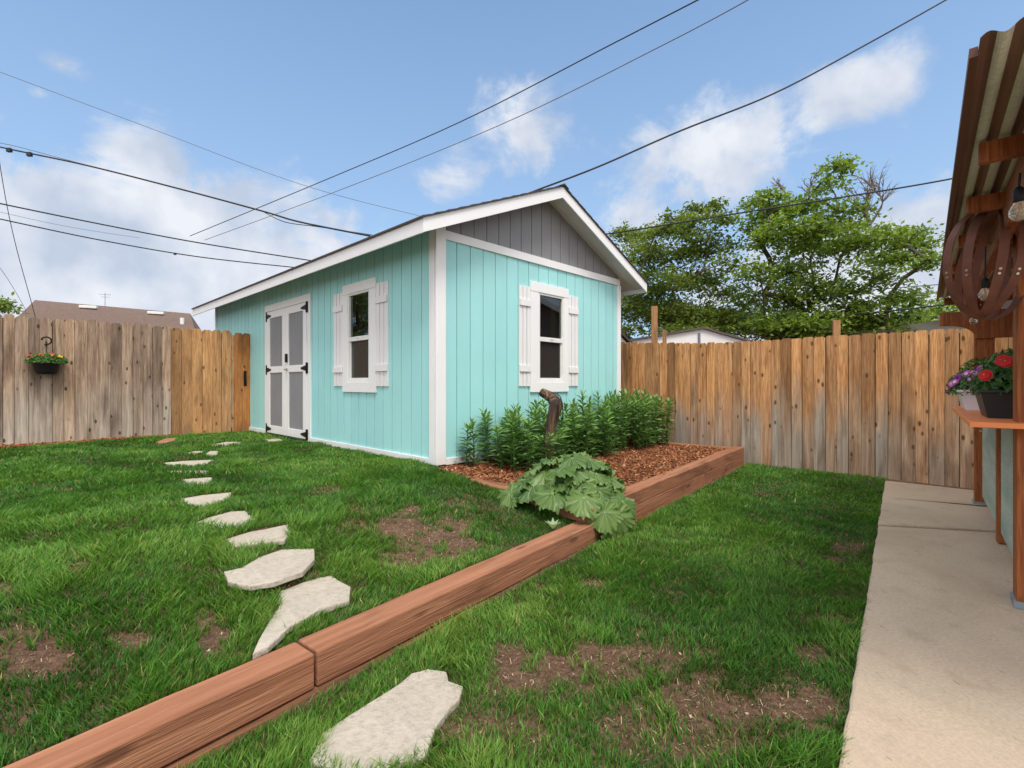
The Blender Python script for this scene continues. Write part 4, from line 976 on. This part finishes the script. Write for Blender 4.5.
# ------------------------------------------------------------ trees
def tree(name, label, base, clumps, leafm, barkm, lsize, dens, seed, r0=.16, group=None, extra=None):
    """clumps: list of (center Vector, rx, rz). crown leaves are small folded quads in flattened tufts"""
    r = np.random.RandomState(seed); root = empty(name, base, 0, label, 'tree', group)
    bz = Vector(base); nodes = [(bz, None)]
    top = max(c[0].z for c in clumps); cxm = sum((c[0] for c in clumps), Vector())/len(clumps)
    for i in range(1, 6): t = i/5; nodes.append((bz.lerp(Vector((cxm.x, cxm.y, bz.z+(top-bz.z)*.55)), t)+Vector((r.randn()*.12, r.randn()*.12, 0)), len(nodes)-1))
    order = sorted(clumps, key=lambda c: (c[0]-bz).length)
    for c in order:
        best = min(range(1, len(nodes)), key=lambda j: (nodes[j][0]-c[0]).length+(4 if nodes[j][0].z > c[0].z+.1 else 0)+.15*(j < 2))
        p = nodes[best][0]; mid = p.lerp(c[0], .5)+Vector((r.randn()*.12, r.randn()*.12, .08)); nodes.append((mid, best)); nodes.append((c[0], len(nodes)-1))
    w = [0.0]*len(nodes)
    for j in range(len(nodes)-1, 0, -1): w[j] += 1; w[nodes[j][1]] += w[j]
    rad = [max(.012, r0*math.sqrt(q/max(w))) for q in w]
    b = MB()
    for j in range(1, len(nodes)): pa = nodes[j][1]; b.tube([nodes[pa][0]-bz, nodes[j][0]-bz], [min(rad[pa], rad[j]*1.35), rad[j]], 7, cap=False)
    # twigs in each clump
    for c, rx, rz_ in clumps:
        for q in range(7):
            e = c+Vector((r.randn()*rx*.5, r.randn()*rx*.5, r.randn()*rz_*.5)); b.tube([c-bz, e-bz], [.014, .004], 4, cap=False)
    b.build('trunk', barkm, root, smooth=True)
    V = []; Cc = []
    for c, rx, rz_ in clumps:
        # sub-tufts
        ns = max(7, int(26*rx*rx*dens)); 
        for s in range(ns):
            a = r.rand()*6.28; q = math.sqrt(r.rand()); o = np.array([c.x-bz.x+math.cos(a)*rx*q, c.y-bz.y+math.sin(a)*rx*q, c.z-bz.z+r.randn()*rz_*.42])
            nl = int(46*r.uniform(.6, 1.4)); tr_ = r.uniform(.16, .30)*(.7+.4*rx)
            P_ = r.randn(nl, 3)*np.array([tr_, tr_, tr_*.38])+o
            P_[:, 2] -= (np.hypot(P_[:, 0]-o[0], P_[:, 1]-o[1]))**2*.5
            nr = r.randn(nl, 3)*.55+np.array([0, 0, .8]); nr /= np.linalg.norm(nr, axis=1)[:, None]
            t = np.cross(nr, r.randn(nl, 3)); t /= np.linalg.norm(t, axis=1)[:, None]; bt = np.cross(nr, t); sz = lsize*(.6+.8*r.rand(nl))[:, None]
            v = np.stack([P_-t*sz, P_-bt*sz*.5, P_+t*sz, P_+bt*sz*.5], 1); V.append(v)
            hgt = (o[2]-(c.z-bz.z))/(rz_+.01); cc = np.clip(.42+.22*hgt+.22*r.randn()+.14*r.randn(nl), 0, 1); Cc.append(np.repeat(cc[:, None, None], 4, 1)*np.ones((1, 1, 3)))  # random tone, plus upper leaves painted lighter as if lit from above
    V = np.concatenate(V).reshape(-1, 3); Cc = np.concatenate(Cc).reshape(-1, 3); i = np.arange(len(V)//4)[:, None]*4
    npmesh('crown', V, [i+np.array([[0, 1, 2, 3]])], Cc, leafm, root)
    return root
def clumps_px(L, Y, jit, sc, off, seed, zoom=2.844, shrink=1.0):
    r = random.Random(seed); out = []
    for (x, y, rx, ry) in L:
        Yc = Y+r.uniform(-jit, jit); out.append((atY(off[0]+x/zoom, off[1]+y/zoom, Yc), rx/zoom/F*Yc*shrink, ry/zoom/F*Yc*shrink))
    return out
RT_ = [(675,78,48,16),(648,122,36,20),(438,172,34,20),(478,158,24,14),(505,200,70,26),(585,180,55,30),(680,205,70,32),(455,238,42,26),(540,252,80,34),(640,258,80,34),(722,248,50,32),(452,290,34,14),(560,305,60,26),(790,285,80,30),(860,272,55,22),(928,300,30,22),(700,300,70,28),(780,335,60,26),(870,335,48,20),(935,345,24,14),
 (450,365,55,36),(535,375,75,42),(440,440,55,50),(525,450,75,56),(610,420,65,40),(700,430,70,46),(790,390,50,30),(815,455,70,50),(880,505,50,42),(918,535,24,22),(470,520,70,40),(560,525,80,40),(660,515,80,42),(760,525,80,36),(730,480,60,40),(850,545,50,20)]
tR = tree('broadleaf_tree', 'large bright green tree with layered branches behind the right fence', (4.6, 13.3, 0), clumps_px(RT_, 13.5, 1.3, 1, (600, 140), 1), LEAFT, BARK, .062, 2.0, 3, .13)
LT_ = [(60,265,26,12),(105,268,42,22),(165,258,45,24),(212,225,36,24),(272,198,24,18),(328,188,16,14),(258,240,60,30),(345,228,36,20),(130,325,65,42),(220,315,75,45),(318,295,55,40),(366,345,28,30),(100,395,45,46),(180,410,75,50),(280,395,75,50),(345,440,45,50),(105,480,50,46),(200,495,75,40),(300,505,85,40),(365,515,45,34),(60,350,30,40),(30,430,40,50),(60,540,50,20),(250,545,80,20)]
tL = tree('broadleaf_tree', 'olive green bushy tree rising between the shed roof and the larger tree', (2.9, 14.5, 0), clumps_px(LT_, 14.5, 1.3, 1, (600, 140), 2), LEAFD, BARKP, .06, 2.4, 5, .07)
# dead limb
def dead(root, base, pts):
    r = random.Random(9); bz = Vector(base)
    def br(b, p, d, L, rad, lv):
        n = 5; q = [p]; 
        for i in range(n): d = (d+Vector((r.gauss(0, .16), r.gauss(0, .16), r.gauss(.02, .12)))).normalized(); q.append(q[-1]+d*L/n)
        b.tube([x-bz for x in q], [rad*(1-.75*i/n) for i in range(n+1)], 5, cap=False)
        if lv:
            for i in range(1, n+1):
                for k in range(2):
                    if r.random() < .8: dd = (d+Vector((r.gauss(0, .6), r.gauss(0, .4), r.gauss(.15, .45)))).normalized(); br(b, q[i], dd, L*r.uniform(.4, .62), rad*.5, lv-1)
    for p, d, L in pts: b = MB(); br(b, p, Vector(d).normalized(), L, .035, 2); b.build('dead_branch', BARKP, root)
dead(tR, (4.6, 13.3, 0), [(atY(868, 228, 13.5), (.05, 0, 1), 1.3), (atY(872, 222, 13.5), (.75, 0, .6), 1.2), (atY(866, 215, 13.4), (-.1, 0, 1), .9), (atY(790, 200, 13.5), (-.4, 0, 1), .5), (atY(808, 196, 13.5), (.1, 0, 1), .5)])
# darker hedge/brush low behind, small tree right, tree left
lowc = [(atY(u, v, 16.5), .9, .55) for u, v in ((635, 300), (660, 312), (690, 318), (720, 320), (750, 318), (780, 325), (810, 322), (840, 328), (870, 325), (895, 330))]
tree('background_shrub', 'dark green shrubbery low behind the two big trees', (5, 16.5, 0), lowc, LEAFD, BARK, .06, 2.0, 8, .08)['category'] = 'shrub'
tree('small_tree', 'small green tree seen between the large tree and the patio bar', (14.6, 17, 0), [(atY(u, v, 17), a, .5) for u, v, a in ((925, 318, .6), (938, 308, .5), (950, 316, .6), (912, 325, .5), (948, 300, .25), (965, 320, .7))], LEAFT, BARK, .05, 2.5, 12, .07)
lc = [(Vector((-18.2+random.uniform(-1.9, 1.4), 12.6+random.uniform(-1.8, 1.8), z)), random.uniform(.6, 1.0), .5) for z in np.linspace(2.6, 7.5, 26)]
lc += [(atY(0, 303, 14.5), .25, .12), (atY(-14, 300, 14.4), .5, .3)]
tree('broadleaf_tree', 'tree at the far left edge with a leafy twig poking above the fence', (-16.8, 13, 0), lc, LEAFT, BARK, .06, 2.2, 15, .16)

# ------------------------------------------------------------ neighbouring buildings
def nhouse():
    A = atY(35, 300, 22); B_ = atY(190, 313.5, 24.5); d = (B_-A); L = d.length; zr = 5.05; ang = math.atan2(d.y, d.x)
    root = empty('neighbour_house', (A.x, A.y, 0), ang, 'neighbouring house with brown shingled roof beyond the left fence', 'house')
    b = MB(); hw = 3.6; ze = 2.75; tilt = (B_.z-A.z)*0
    zA, zB = A.z, B_.z
    b.add([(0, 0, zA), (L, 0, zB), (L+.9, -hw, ze), (-.05, -hw, ze), (L+.9, hw, ze), (-.05, hw, ze), (0, 0, zA-.12), (L, 0, zB-.12), (L+.9, -hw, ze-.12), (-.05, -hw, ze-.12), (L+.9, hw, ze-.12), (-.05, hw, ze-.12)],
          [(0, 3, 2, 1), (0, 1, 4, 5), (1, 2, 4), (6, 7, 8, 9), (6, 11, 10, 7), (3, 9, 8, 2), (0, 6, 9, 3), (0, 5, 11, 6), (2, 8, 10, 4)])
    m = M('brown_shingles'); br = m.nd('TexBrick', {'Vector': m.co((1, 1, 1)), 'Color1': (.13, .085, .065, 1), 'Color2': (.20, .13, .10, 1), 'Mortar': (.06, .04, .03, 1), 'Scale': 6.0, 'Mortar Size': .02})
    m.col(m.mix(m.noise(m.co(), 3, 5), br.outputs[0], (.14, .095, .08))); m.set(rough=.95)
    rf_ = b.build('roof', m.m, root)
    b = MB(); b.box(.2, L-.1, -hw+.4, hw-.4, 0, ze-.05); b.build('wall', plain('tan_siding', (.4, .33, .26), .8), root)
    for x, off in ((2.0, .28), (4.55, .30)):
        z = zA+(zB-zA)*x/L-off*.62; b = MB(); b.box(x-.32, x+.32, -off-.25, -off+.05, z-.05, z+.08); b.build('roof_vent', VINYL, rf_, .02)
    b = MB(); b.tube([(L-.15, -1.2, 3.4), (L-.15, -1.2, 4.35)], .09, 10); b.build('vent_pipe', VINYL, rf_)
    b = MB(); b.tube([(2.5, 0, zA-.2), (2.5, 0, zA+.52)], .012, 5); b.tube([(2.28, 0, zA+.44), (2.72, 0, zA+.44)], .01, 4); b.tube([(2.35, 0, zA+.32), (2.65, 0, zA+.32)], .01, 4); b.build('antenna', CABLEG, rf_)
nhouse()
def outbuilding():
    Yb = 11.0; root = empty('outbuilding', (K(700)*Yb, Yb, 0), 0, 'low white outbuilding with shallow dark roof behind the right fence', 'outbuilding')
    o = Vector((K(700)*Yb, Yb, 0)); q = lambda u, v, dy=0: atY(u, v, Yb)-o
    b = MB(); A, Bp, C_ = q(628, 341.5), q(703, 329), q(752, 343)
    b.prism([(A.x, -.0), (C_.x, 0), (C_.x, C_.z), (Bp.x, Bp.z), (A.x, A.z)], .0, 3.0); b.build('wall', paint('white_block', (.8, .77, .76), .1, .8), root)
    b = MB()
    for P1, P2, ex in ((A, Bp, 1), (Bp, C_, 0)):
        s = (P2.z-P1.z)/(P2.x-P1.x); a, c = (P1.x-.25, P2.x) if ex else (P1.x, P2.x+.3); za, zc = P1.z+s*(a-P1.x), P1.z+s*(c-P1.x)
        b.prism([(a, za+.003), (c, zc+.003), (c, zc+.045), (a, za+.045)], -.06, 3.1)
    b.build('roof', plain('old_dark_roofing', (.10, .085, .075), .9, 0, .4, 14), root)
    b = MB(); b.box(q(698, 0).x, q(700, 0).x, -.03, .0, 1.5, q(0, 333).z); b.build('downpipe', CABLEG, root)
    root2 = empty('lean_to_roof', (K(615)*10, 10, 0), 0, 'small grey lean-to roof edge between the shed and the outbuilding', 'roof')
    o2 = Vector((K(615)*10, 10, 0)); A, Bp = atY(612, 325, 10)-o2, atY(635, 347, 10)-o2
    b = MB(); b.prism([(A.x, A.z), (Bp.x, Bp.z), (Bp.x, Bp.z+.05), (A.x, A.z+.05)], 0, .8); b.build('roofing', SHIN, root2)
    b = MB(); b.prism([(A.x, 0), (Bp.x-.08, 0), (Bp.x-.08, Bp.z), (A.x, A.z-.002)], .05, .7); b.build('wall', plain('grey_wall', (.4, .4, .4), .8), root2)
    root3 = empty('outbuilding', (K(965)*11, 11, 0), 0, 'grey shingled roof corner seen past the end of the patio bar', 'outbuilding')
    o3 = Vector((K(965)*11, 11, 0)); A = atY(938, 316, 11)-o3; T_ = atY(944, 309, 11)-o3
    b = MB(); b.add([(A.x, 0, A.z), (A.x+5, 0, A.z), (A.x+5, 1.5, T_.z+.06), (A.x+.3, 1.5, T_.z+.06), (A.x, 0, A.z-.1), (A.x+5, 0, A.z-.1)], [(0, 1, 2, 3), (0, 4, 5, 1)]); b.build('roof', plain('grey_shingle', (.16, .15, .14), .9, 0, .3, 20), root3)
    b = MB(); b.box(A.x+.3, A.x+5, .2, 3, 0, A.z-.05); b.build('wall', plain('pale_wall', (.5, .46, .4), .8), root3)
outbuilding()
def rhouse():
    root = empty('neighbour_house', (8.9, 6.9, 0), 0, 'brown brick house with white gable trim beyond the right fence, outside the patio bar', 'house')
    m = M('brown_brick'); br = m.nd('TexBrick', {'Vector': m.nd('Mapping', {0: m.co(), 2: (math.pi/2, 0, math.pi/2)}).outputs[0], 'Color1': (.17, .075, .04, 1), 'Color2': (.24, .11, .06, 1), 'Mortar': (.2, .17, .14, 1), 'Scale': 4.5}); m.col(br.outputs[0]); m.set(rough=.9)
    b = MB(lambda a, d, z: (d, a, z)); b.prism([(-2.1, 0), (2.1, 0), (2.1, 2.9), (0, 4.0), (-2.1, 2.9)], 0, 7); b.build('wall', m.m, root)
    b = MB(lambda a, d, z: (d, a, z))
    for s_ in (-1, 1): b.prism([(0, 4.1), (s_*2.5, 2.79), (s_*2.5, 2.71), (0, 4.01)], -.3, 7.2)
    b.build('roof', SHIN, root)
    b = MB(lambda a, d, z: (d, a, z))
    for s_ in (-1, 1): b.prism([(0, 4.09), (s_*2.5, 2.78), (s_*2.5, 2.62), (0, 3.93)], -.34, -.305)
    b.build('rake_board', WHITE, root)
    b = MB(lambda a, d, z: (d, a, z)); b.box(-.6, .6, -.03, -.004, 1.2, 2.3); w_ = b.build('window', WHITE, root); b = MB(lambda a, d, z: (d, a, z)); b.box(-.52, .52, -.036, -.031, 1.28, 2.22); b.build('pane', plain('dark_glass', (.03, .035, .04), .1), w_)
rhouse()
pp = atY(912, 291, 34); b = MB(); root = empty('utility_pole', (pp.x, pp.y, 0), 0, 'distant utility pole with crossarm beside the large tree', 'utility pole')
b.tube([(0, 0, 0), (0, 0, pp.z)], [.16, .11], 8); b.build('pole', BARK, root); b = MB(); b.box(-1.1, 1.1, -.06, .06, pp.z-.35, pp.z-.22); b.build('crossarm', BARK, root)

# ------------------------------------------------------------ cables
def cable(px, Y0, Y1, r, label, m=CABLE, clamps=()):
    n = len(px); pts = []
    # parametric: catmull-rom through the measured points
    us = [p[0] for p in px]; tot = abs(us[-1]-us[0]) if abs(us[-1]-us[0]) > 30 else None
    w3 = []
    for i, (u, v) in enumerate(px):
        t = abs(u-us[0])/tot if tot else i/(n-1); w3.append(atY(u, v, Y0+(Y1-Y0)*t))
    for i in range(n-1):
        p0, p1, p2, p3 = w3[max(i-1, 0)], w3[i], w3[i+1], w3[min(i+2, n-1)]
        for j in range(8):
            t = j/8; pts.append(.5*((2*p1)+(p2-p0)*t+(2*p0-5*p1+4*p2-p3)*t*t+(3*p1-p0-3*p2+p3)*t**3))
    pts.append(w3[-1]); o = pts[0].copy()
    b = MB(); b.tube([p-o for p in pts], r, 6)
    for (u, v) in clamps:
        q = min(pts, key=lambda p: (CX+F*p.x/p.y-u)**2)-o; b.box(q.x-.05, q.x+.05, q.y-.03, q.y+.03, q.z-.07, q.z+.02)
    return tag(b.build('power_cable', m, None, smooth=False, loc=o), label, 'cable')
cable([(-60, 50), (0, 72), (150, 128), (300, 184), (420, 216), (520, 238)], 22, 30, .014, 'faint thin wire sloping down from the upper left edge of the sky', CABLEG)
cable([(-60, 132), (0, 147), (85, 165), (180, 189), (262, 211), (300, 222), (370, 236)], 12, 9.5, .017, 'thick black cable with two clamps sagging down to the shed roof', clamps=((5, 148), (33, 157)))
cable([(-60, 138), (0, 143), (60, 158), (110, 171)], 12, 11.4, .008, 'thin strand joining the thick clamped cable from above', CABLEG)
cable([(262, 211), (285, 222), (320, 227), (372, 235)], 10.4, 9.5, .008, 'short loose strand twisted below the end of the clamped cable')
cable([(-60, 190), (0, 203.5), (100, 224), (200, 243), (320, 262)], 18, 24, .027, 'upper of the two thick parallel cables above the left fence')
cable([(-60, 206), (0, 219), (100, 240), (200, 257), (300, 268)], 18, 24, .024, 'lower of the two thick parallel cables above the left fence', clamps=((169, 250),))
cable([(-60, 197), (0, 212), (70, 227), (140, 238)], 20, 23, .009, 'thin faint wire running between the two thick parallel cables', CABLEG)
cable([(-20, 20), (0, 165), (14, 238), (34, 312), (38, 330)], 16, 20, .011, 'thin steep wire dropping to the brown roof')
cable([(-40, 225), (0, 268), (22, 303), (26, 312)], 17, 21, .008, 'short faint steep wire at the lower left of the sky', CABLEG)
cable([(760, -32), (616, 42), (460, 122), (330, 178), (190, 236)], 14, 34, .024, 'upper of two straight cables climbing from the shed eave to the top of the sky')
cable([(780, -18), (667, 43), (500, 125), (340, 190), (205, 240)], 14, 36, .019, 'lower greyer of two straight cables climbing over the shed', CABLEG)
cable([(960, -8), (869, 43), (775, 93), (680, 131), (600, 166), (540, 189), (520, 197)], 9, 7.5, .014, 'thick sagging cable that meets the shed roof near its ridge')
cable([(1040, 160), (945, 180), (850, 196), (740, 213), (640, 229), (600, 235)], 10, 12, .017, 'black cable crossing in front of both trees to the patio bar')
cable([(1000, 299), (935, 306), (880, 312), (800, 318), (740, 318)], 11.5, 13, .02, 'low dark cable sagging in front of the large tree')
cable([(1000, 280), (945, 284), (895, 288), (860, 291)], 26, 30, .03, 'upper of the distant wires beside the patio roof', CABLEG)
cable([(1000, 284), (945, 291), (912, 295), (880, 299)], 28, 33, .04, 'distant wire meeting the utility pole', CABLEG)

# ------------------------------------------------------------ world, sun, camera
SUN = Vector((.16, -.52, .95)).normalized()
elev = math.asin(SUN.z); azim = math.atan2(SUN.x, SUN.y)
w = bpy.data.worlds.new('World'); S.world = w; w.use_nodes = True; nt = w.node_tree; nt.nodes.clear()
class Wd(M):
    def __init__(s): s.t = nt; s.n = nt.nodes; s.l = nt.links
q = Wd(); sky = q.nd('TexSky', sky_type='NISHITA', sun_disc=False); sky.sun_elevation = elev; sky.sun_rotation = azim; sky.air_density = 1.0; sky.dust_density = .6; sky.ozone_density = 2.0
dirv = q.nd('TexCoord').outputs['Generated']; sx = q.nd('SeparateXYZ', {0: dirv}); Z = sx.outputs[2]
den = q.math('ADD', q.math('MAXIMUM', Z, 0.0), .22)
pl = q.nd('CombineXYZ', {0: q.math('DIVIDE', sx.outputs[0], den), 1: q.math('DIVIDE', sx.outputs[1], den), 2: 0.0}).outputs[0]
n1 = q.nd('TexNoise', {'Vector': pl, 'Scale': 2.6, 'Detail': 9., 'Roughness': .6, 'Distortion': .35}).outputs['Fac']
n2 = q.nd('TexNoise', {'Vector': dirv, 'Scale': 7.5, 'Detail': 9., 'Roughness': .62, 'Distortion': .4}).outputs['Fac']
acc = None
for (u, v, r_, s_) in ((700, 160, .22, .85), (640, 215, .17, .65), (530, 135, .17, .75), (865, 90, .13, 1.0), (145, 155, .12, .9), (50, 190, .16, .8), (150, 265, .42, 1.1), (30, 300, .4, 1.1), (820, 150, .14, .5), (930, 130, .25, .5), (330, 215, .2, .6), (910, 270, .3, .9), (450, 170, .14, .7), (60, 65, .05, .7), (40, 92, .04, .5)):
    d = Vector((K(u), 1, (CY-v)/F)).normalized()
    sub = q.nd('VectorMath', {0: dirv, 1: tuple(d)}, operation='SUBTRACT').outputs[0]
    sc_ = q.nd('VectorMath', {0: sub, 1: (1., 1., 1.9)}, operation='MULTIPLY').outputs[0]
    ln = q.nd('VectorMath', {0: sc_}, operation='LENGTH').outputs['Value']
    e_ = q.math('MULTIPLY', q.math('SUBTRACT', 1.0, q.math('DIVIDE', ln, r_*1.35), True), s_)
    acc = e_ if acc is None else q.math('MAXIMUM', acc, e_)
hz = q.nd('MapRange', {'Value': Z, 1: .34, 2: .0, 3: .0, 4: .55}).outputs[0]
behind = q.nd('MapRange', {'Value': sx.outputs[1], 1: .2, 2: -.3, 3: .0, 4: 1.2}).outputs[0]  # cloud cover added behind the camera for neutral fill light
over = q.nd('MapRange', {'Value': Z, 1: .64, 2: .8, 3: .0, 4: 1.3}).outputs[0]  # unseen overhead cloud, likewise added for neutral fill light
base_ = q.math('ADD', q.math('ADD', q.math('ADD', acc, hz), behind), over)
nn = q.math('ADD', q.math('MULTIPLY', n1, .45), q.math('MULTIPLY', n2, .55))
dn = q.nd('MapRange', {'Value': q.math('ADD', nn, q.math('MULTIPLY', base_, .42)), 1: .65, 2: .82, 3: .0, 4: .93}, interpolation_type='SMOOTHSTEP').outputs[0]
shade = q.nd('TexNoise', {'Vector': dirv, 'Scale': 9., 'Detail': 5., 'Roughness': .5}).outputs['Fac']
ccol = q.mix(q.nd('MapRange', {'Value': shade, 1: .35, 2: .65}).outputs[0], (3.7, 4.2, 5.1), (6.0, 6.1, 6.4))
skyc = q.mix(1.0, sky.outputs[0], (.82, 1.16, 1.38), 'MULTIPLY')
haze = q.nd('MapRange', {'Value': Z, 1: .75, 2: -.05, 3: .2, 4: .9}).outputs[0]
skyc = q.mix(haze, skyc, (3.3, 4.5, 6.0))
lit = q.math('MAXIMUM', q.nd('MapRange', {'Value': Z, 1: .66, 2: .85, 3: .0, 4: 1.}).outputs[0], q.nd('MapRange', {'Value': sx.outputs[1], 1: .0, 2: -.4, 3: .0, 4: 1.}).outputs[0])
ccol = q.mix(lit, ccol, (10.4, 10.3, 10.2))  # extra brightness for the added out-of-view cloud
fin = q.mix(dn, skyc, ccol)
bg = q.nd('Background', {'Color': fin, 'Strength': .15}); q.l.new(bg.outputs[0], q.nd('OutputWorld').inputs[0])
sl = bpy.data.lights.new('sun', 'SUN'); sl.energy = 3.1; sl.angle = math.radians(20); sl.color = (1, .95, .88)
so_ = bpy.data.objects.new('sun', sl); COL.objects.link(so_); so_.rotation_euler = SUN.to_track_quat('Z', 'Y').to_euler()
cam = bpy.data.cameras.new('camera'); cam.lens = 36*F/1024; cam.sensor_width = 36; cam.clip_start = .05; cam.clip_end = 2000
co_ = bpy.data.objects.new('camera', cam); COL.objects.link(co_); co_.location = (0, 0, H); co_.rotation_euler = (math.pi/2, 0, 0); S.camera = co_
S.render.resolution_x, S.render.resolution_y = 1024, 768
S.view_settings.view_transform = 'Standard'; S.view_settings.look = 'None'; S.view_settings.exposure = 0
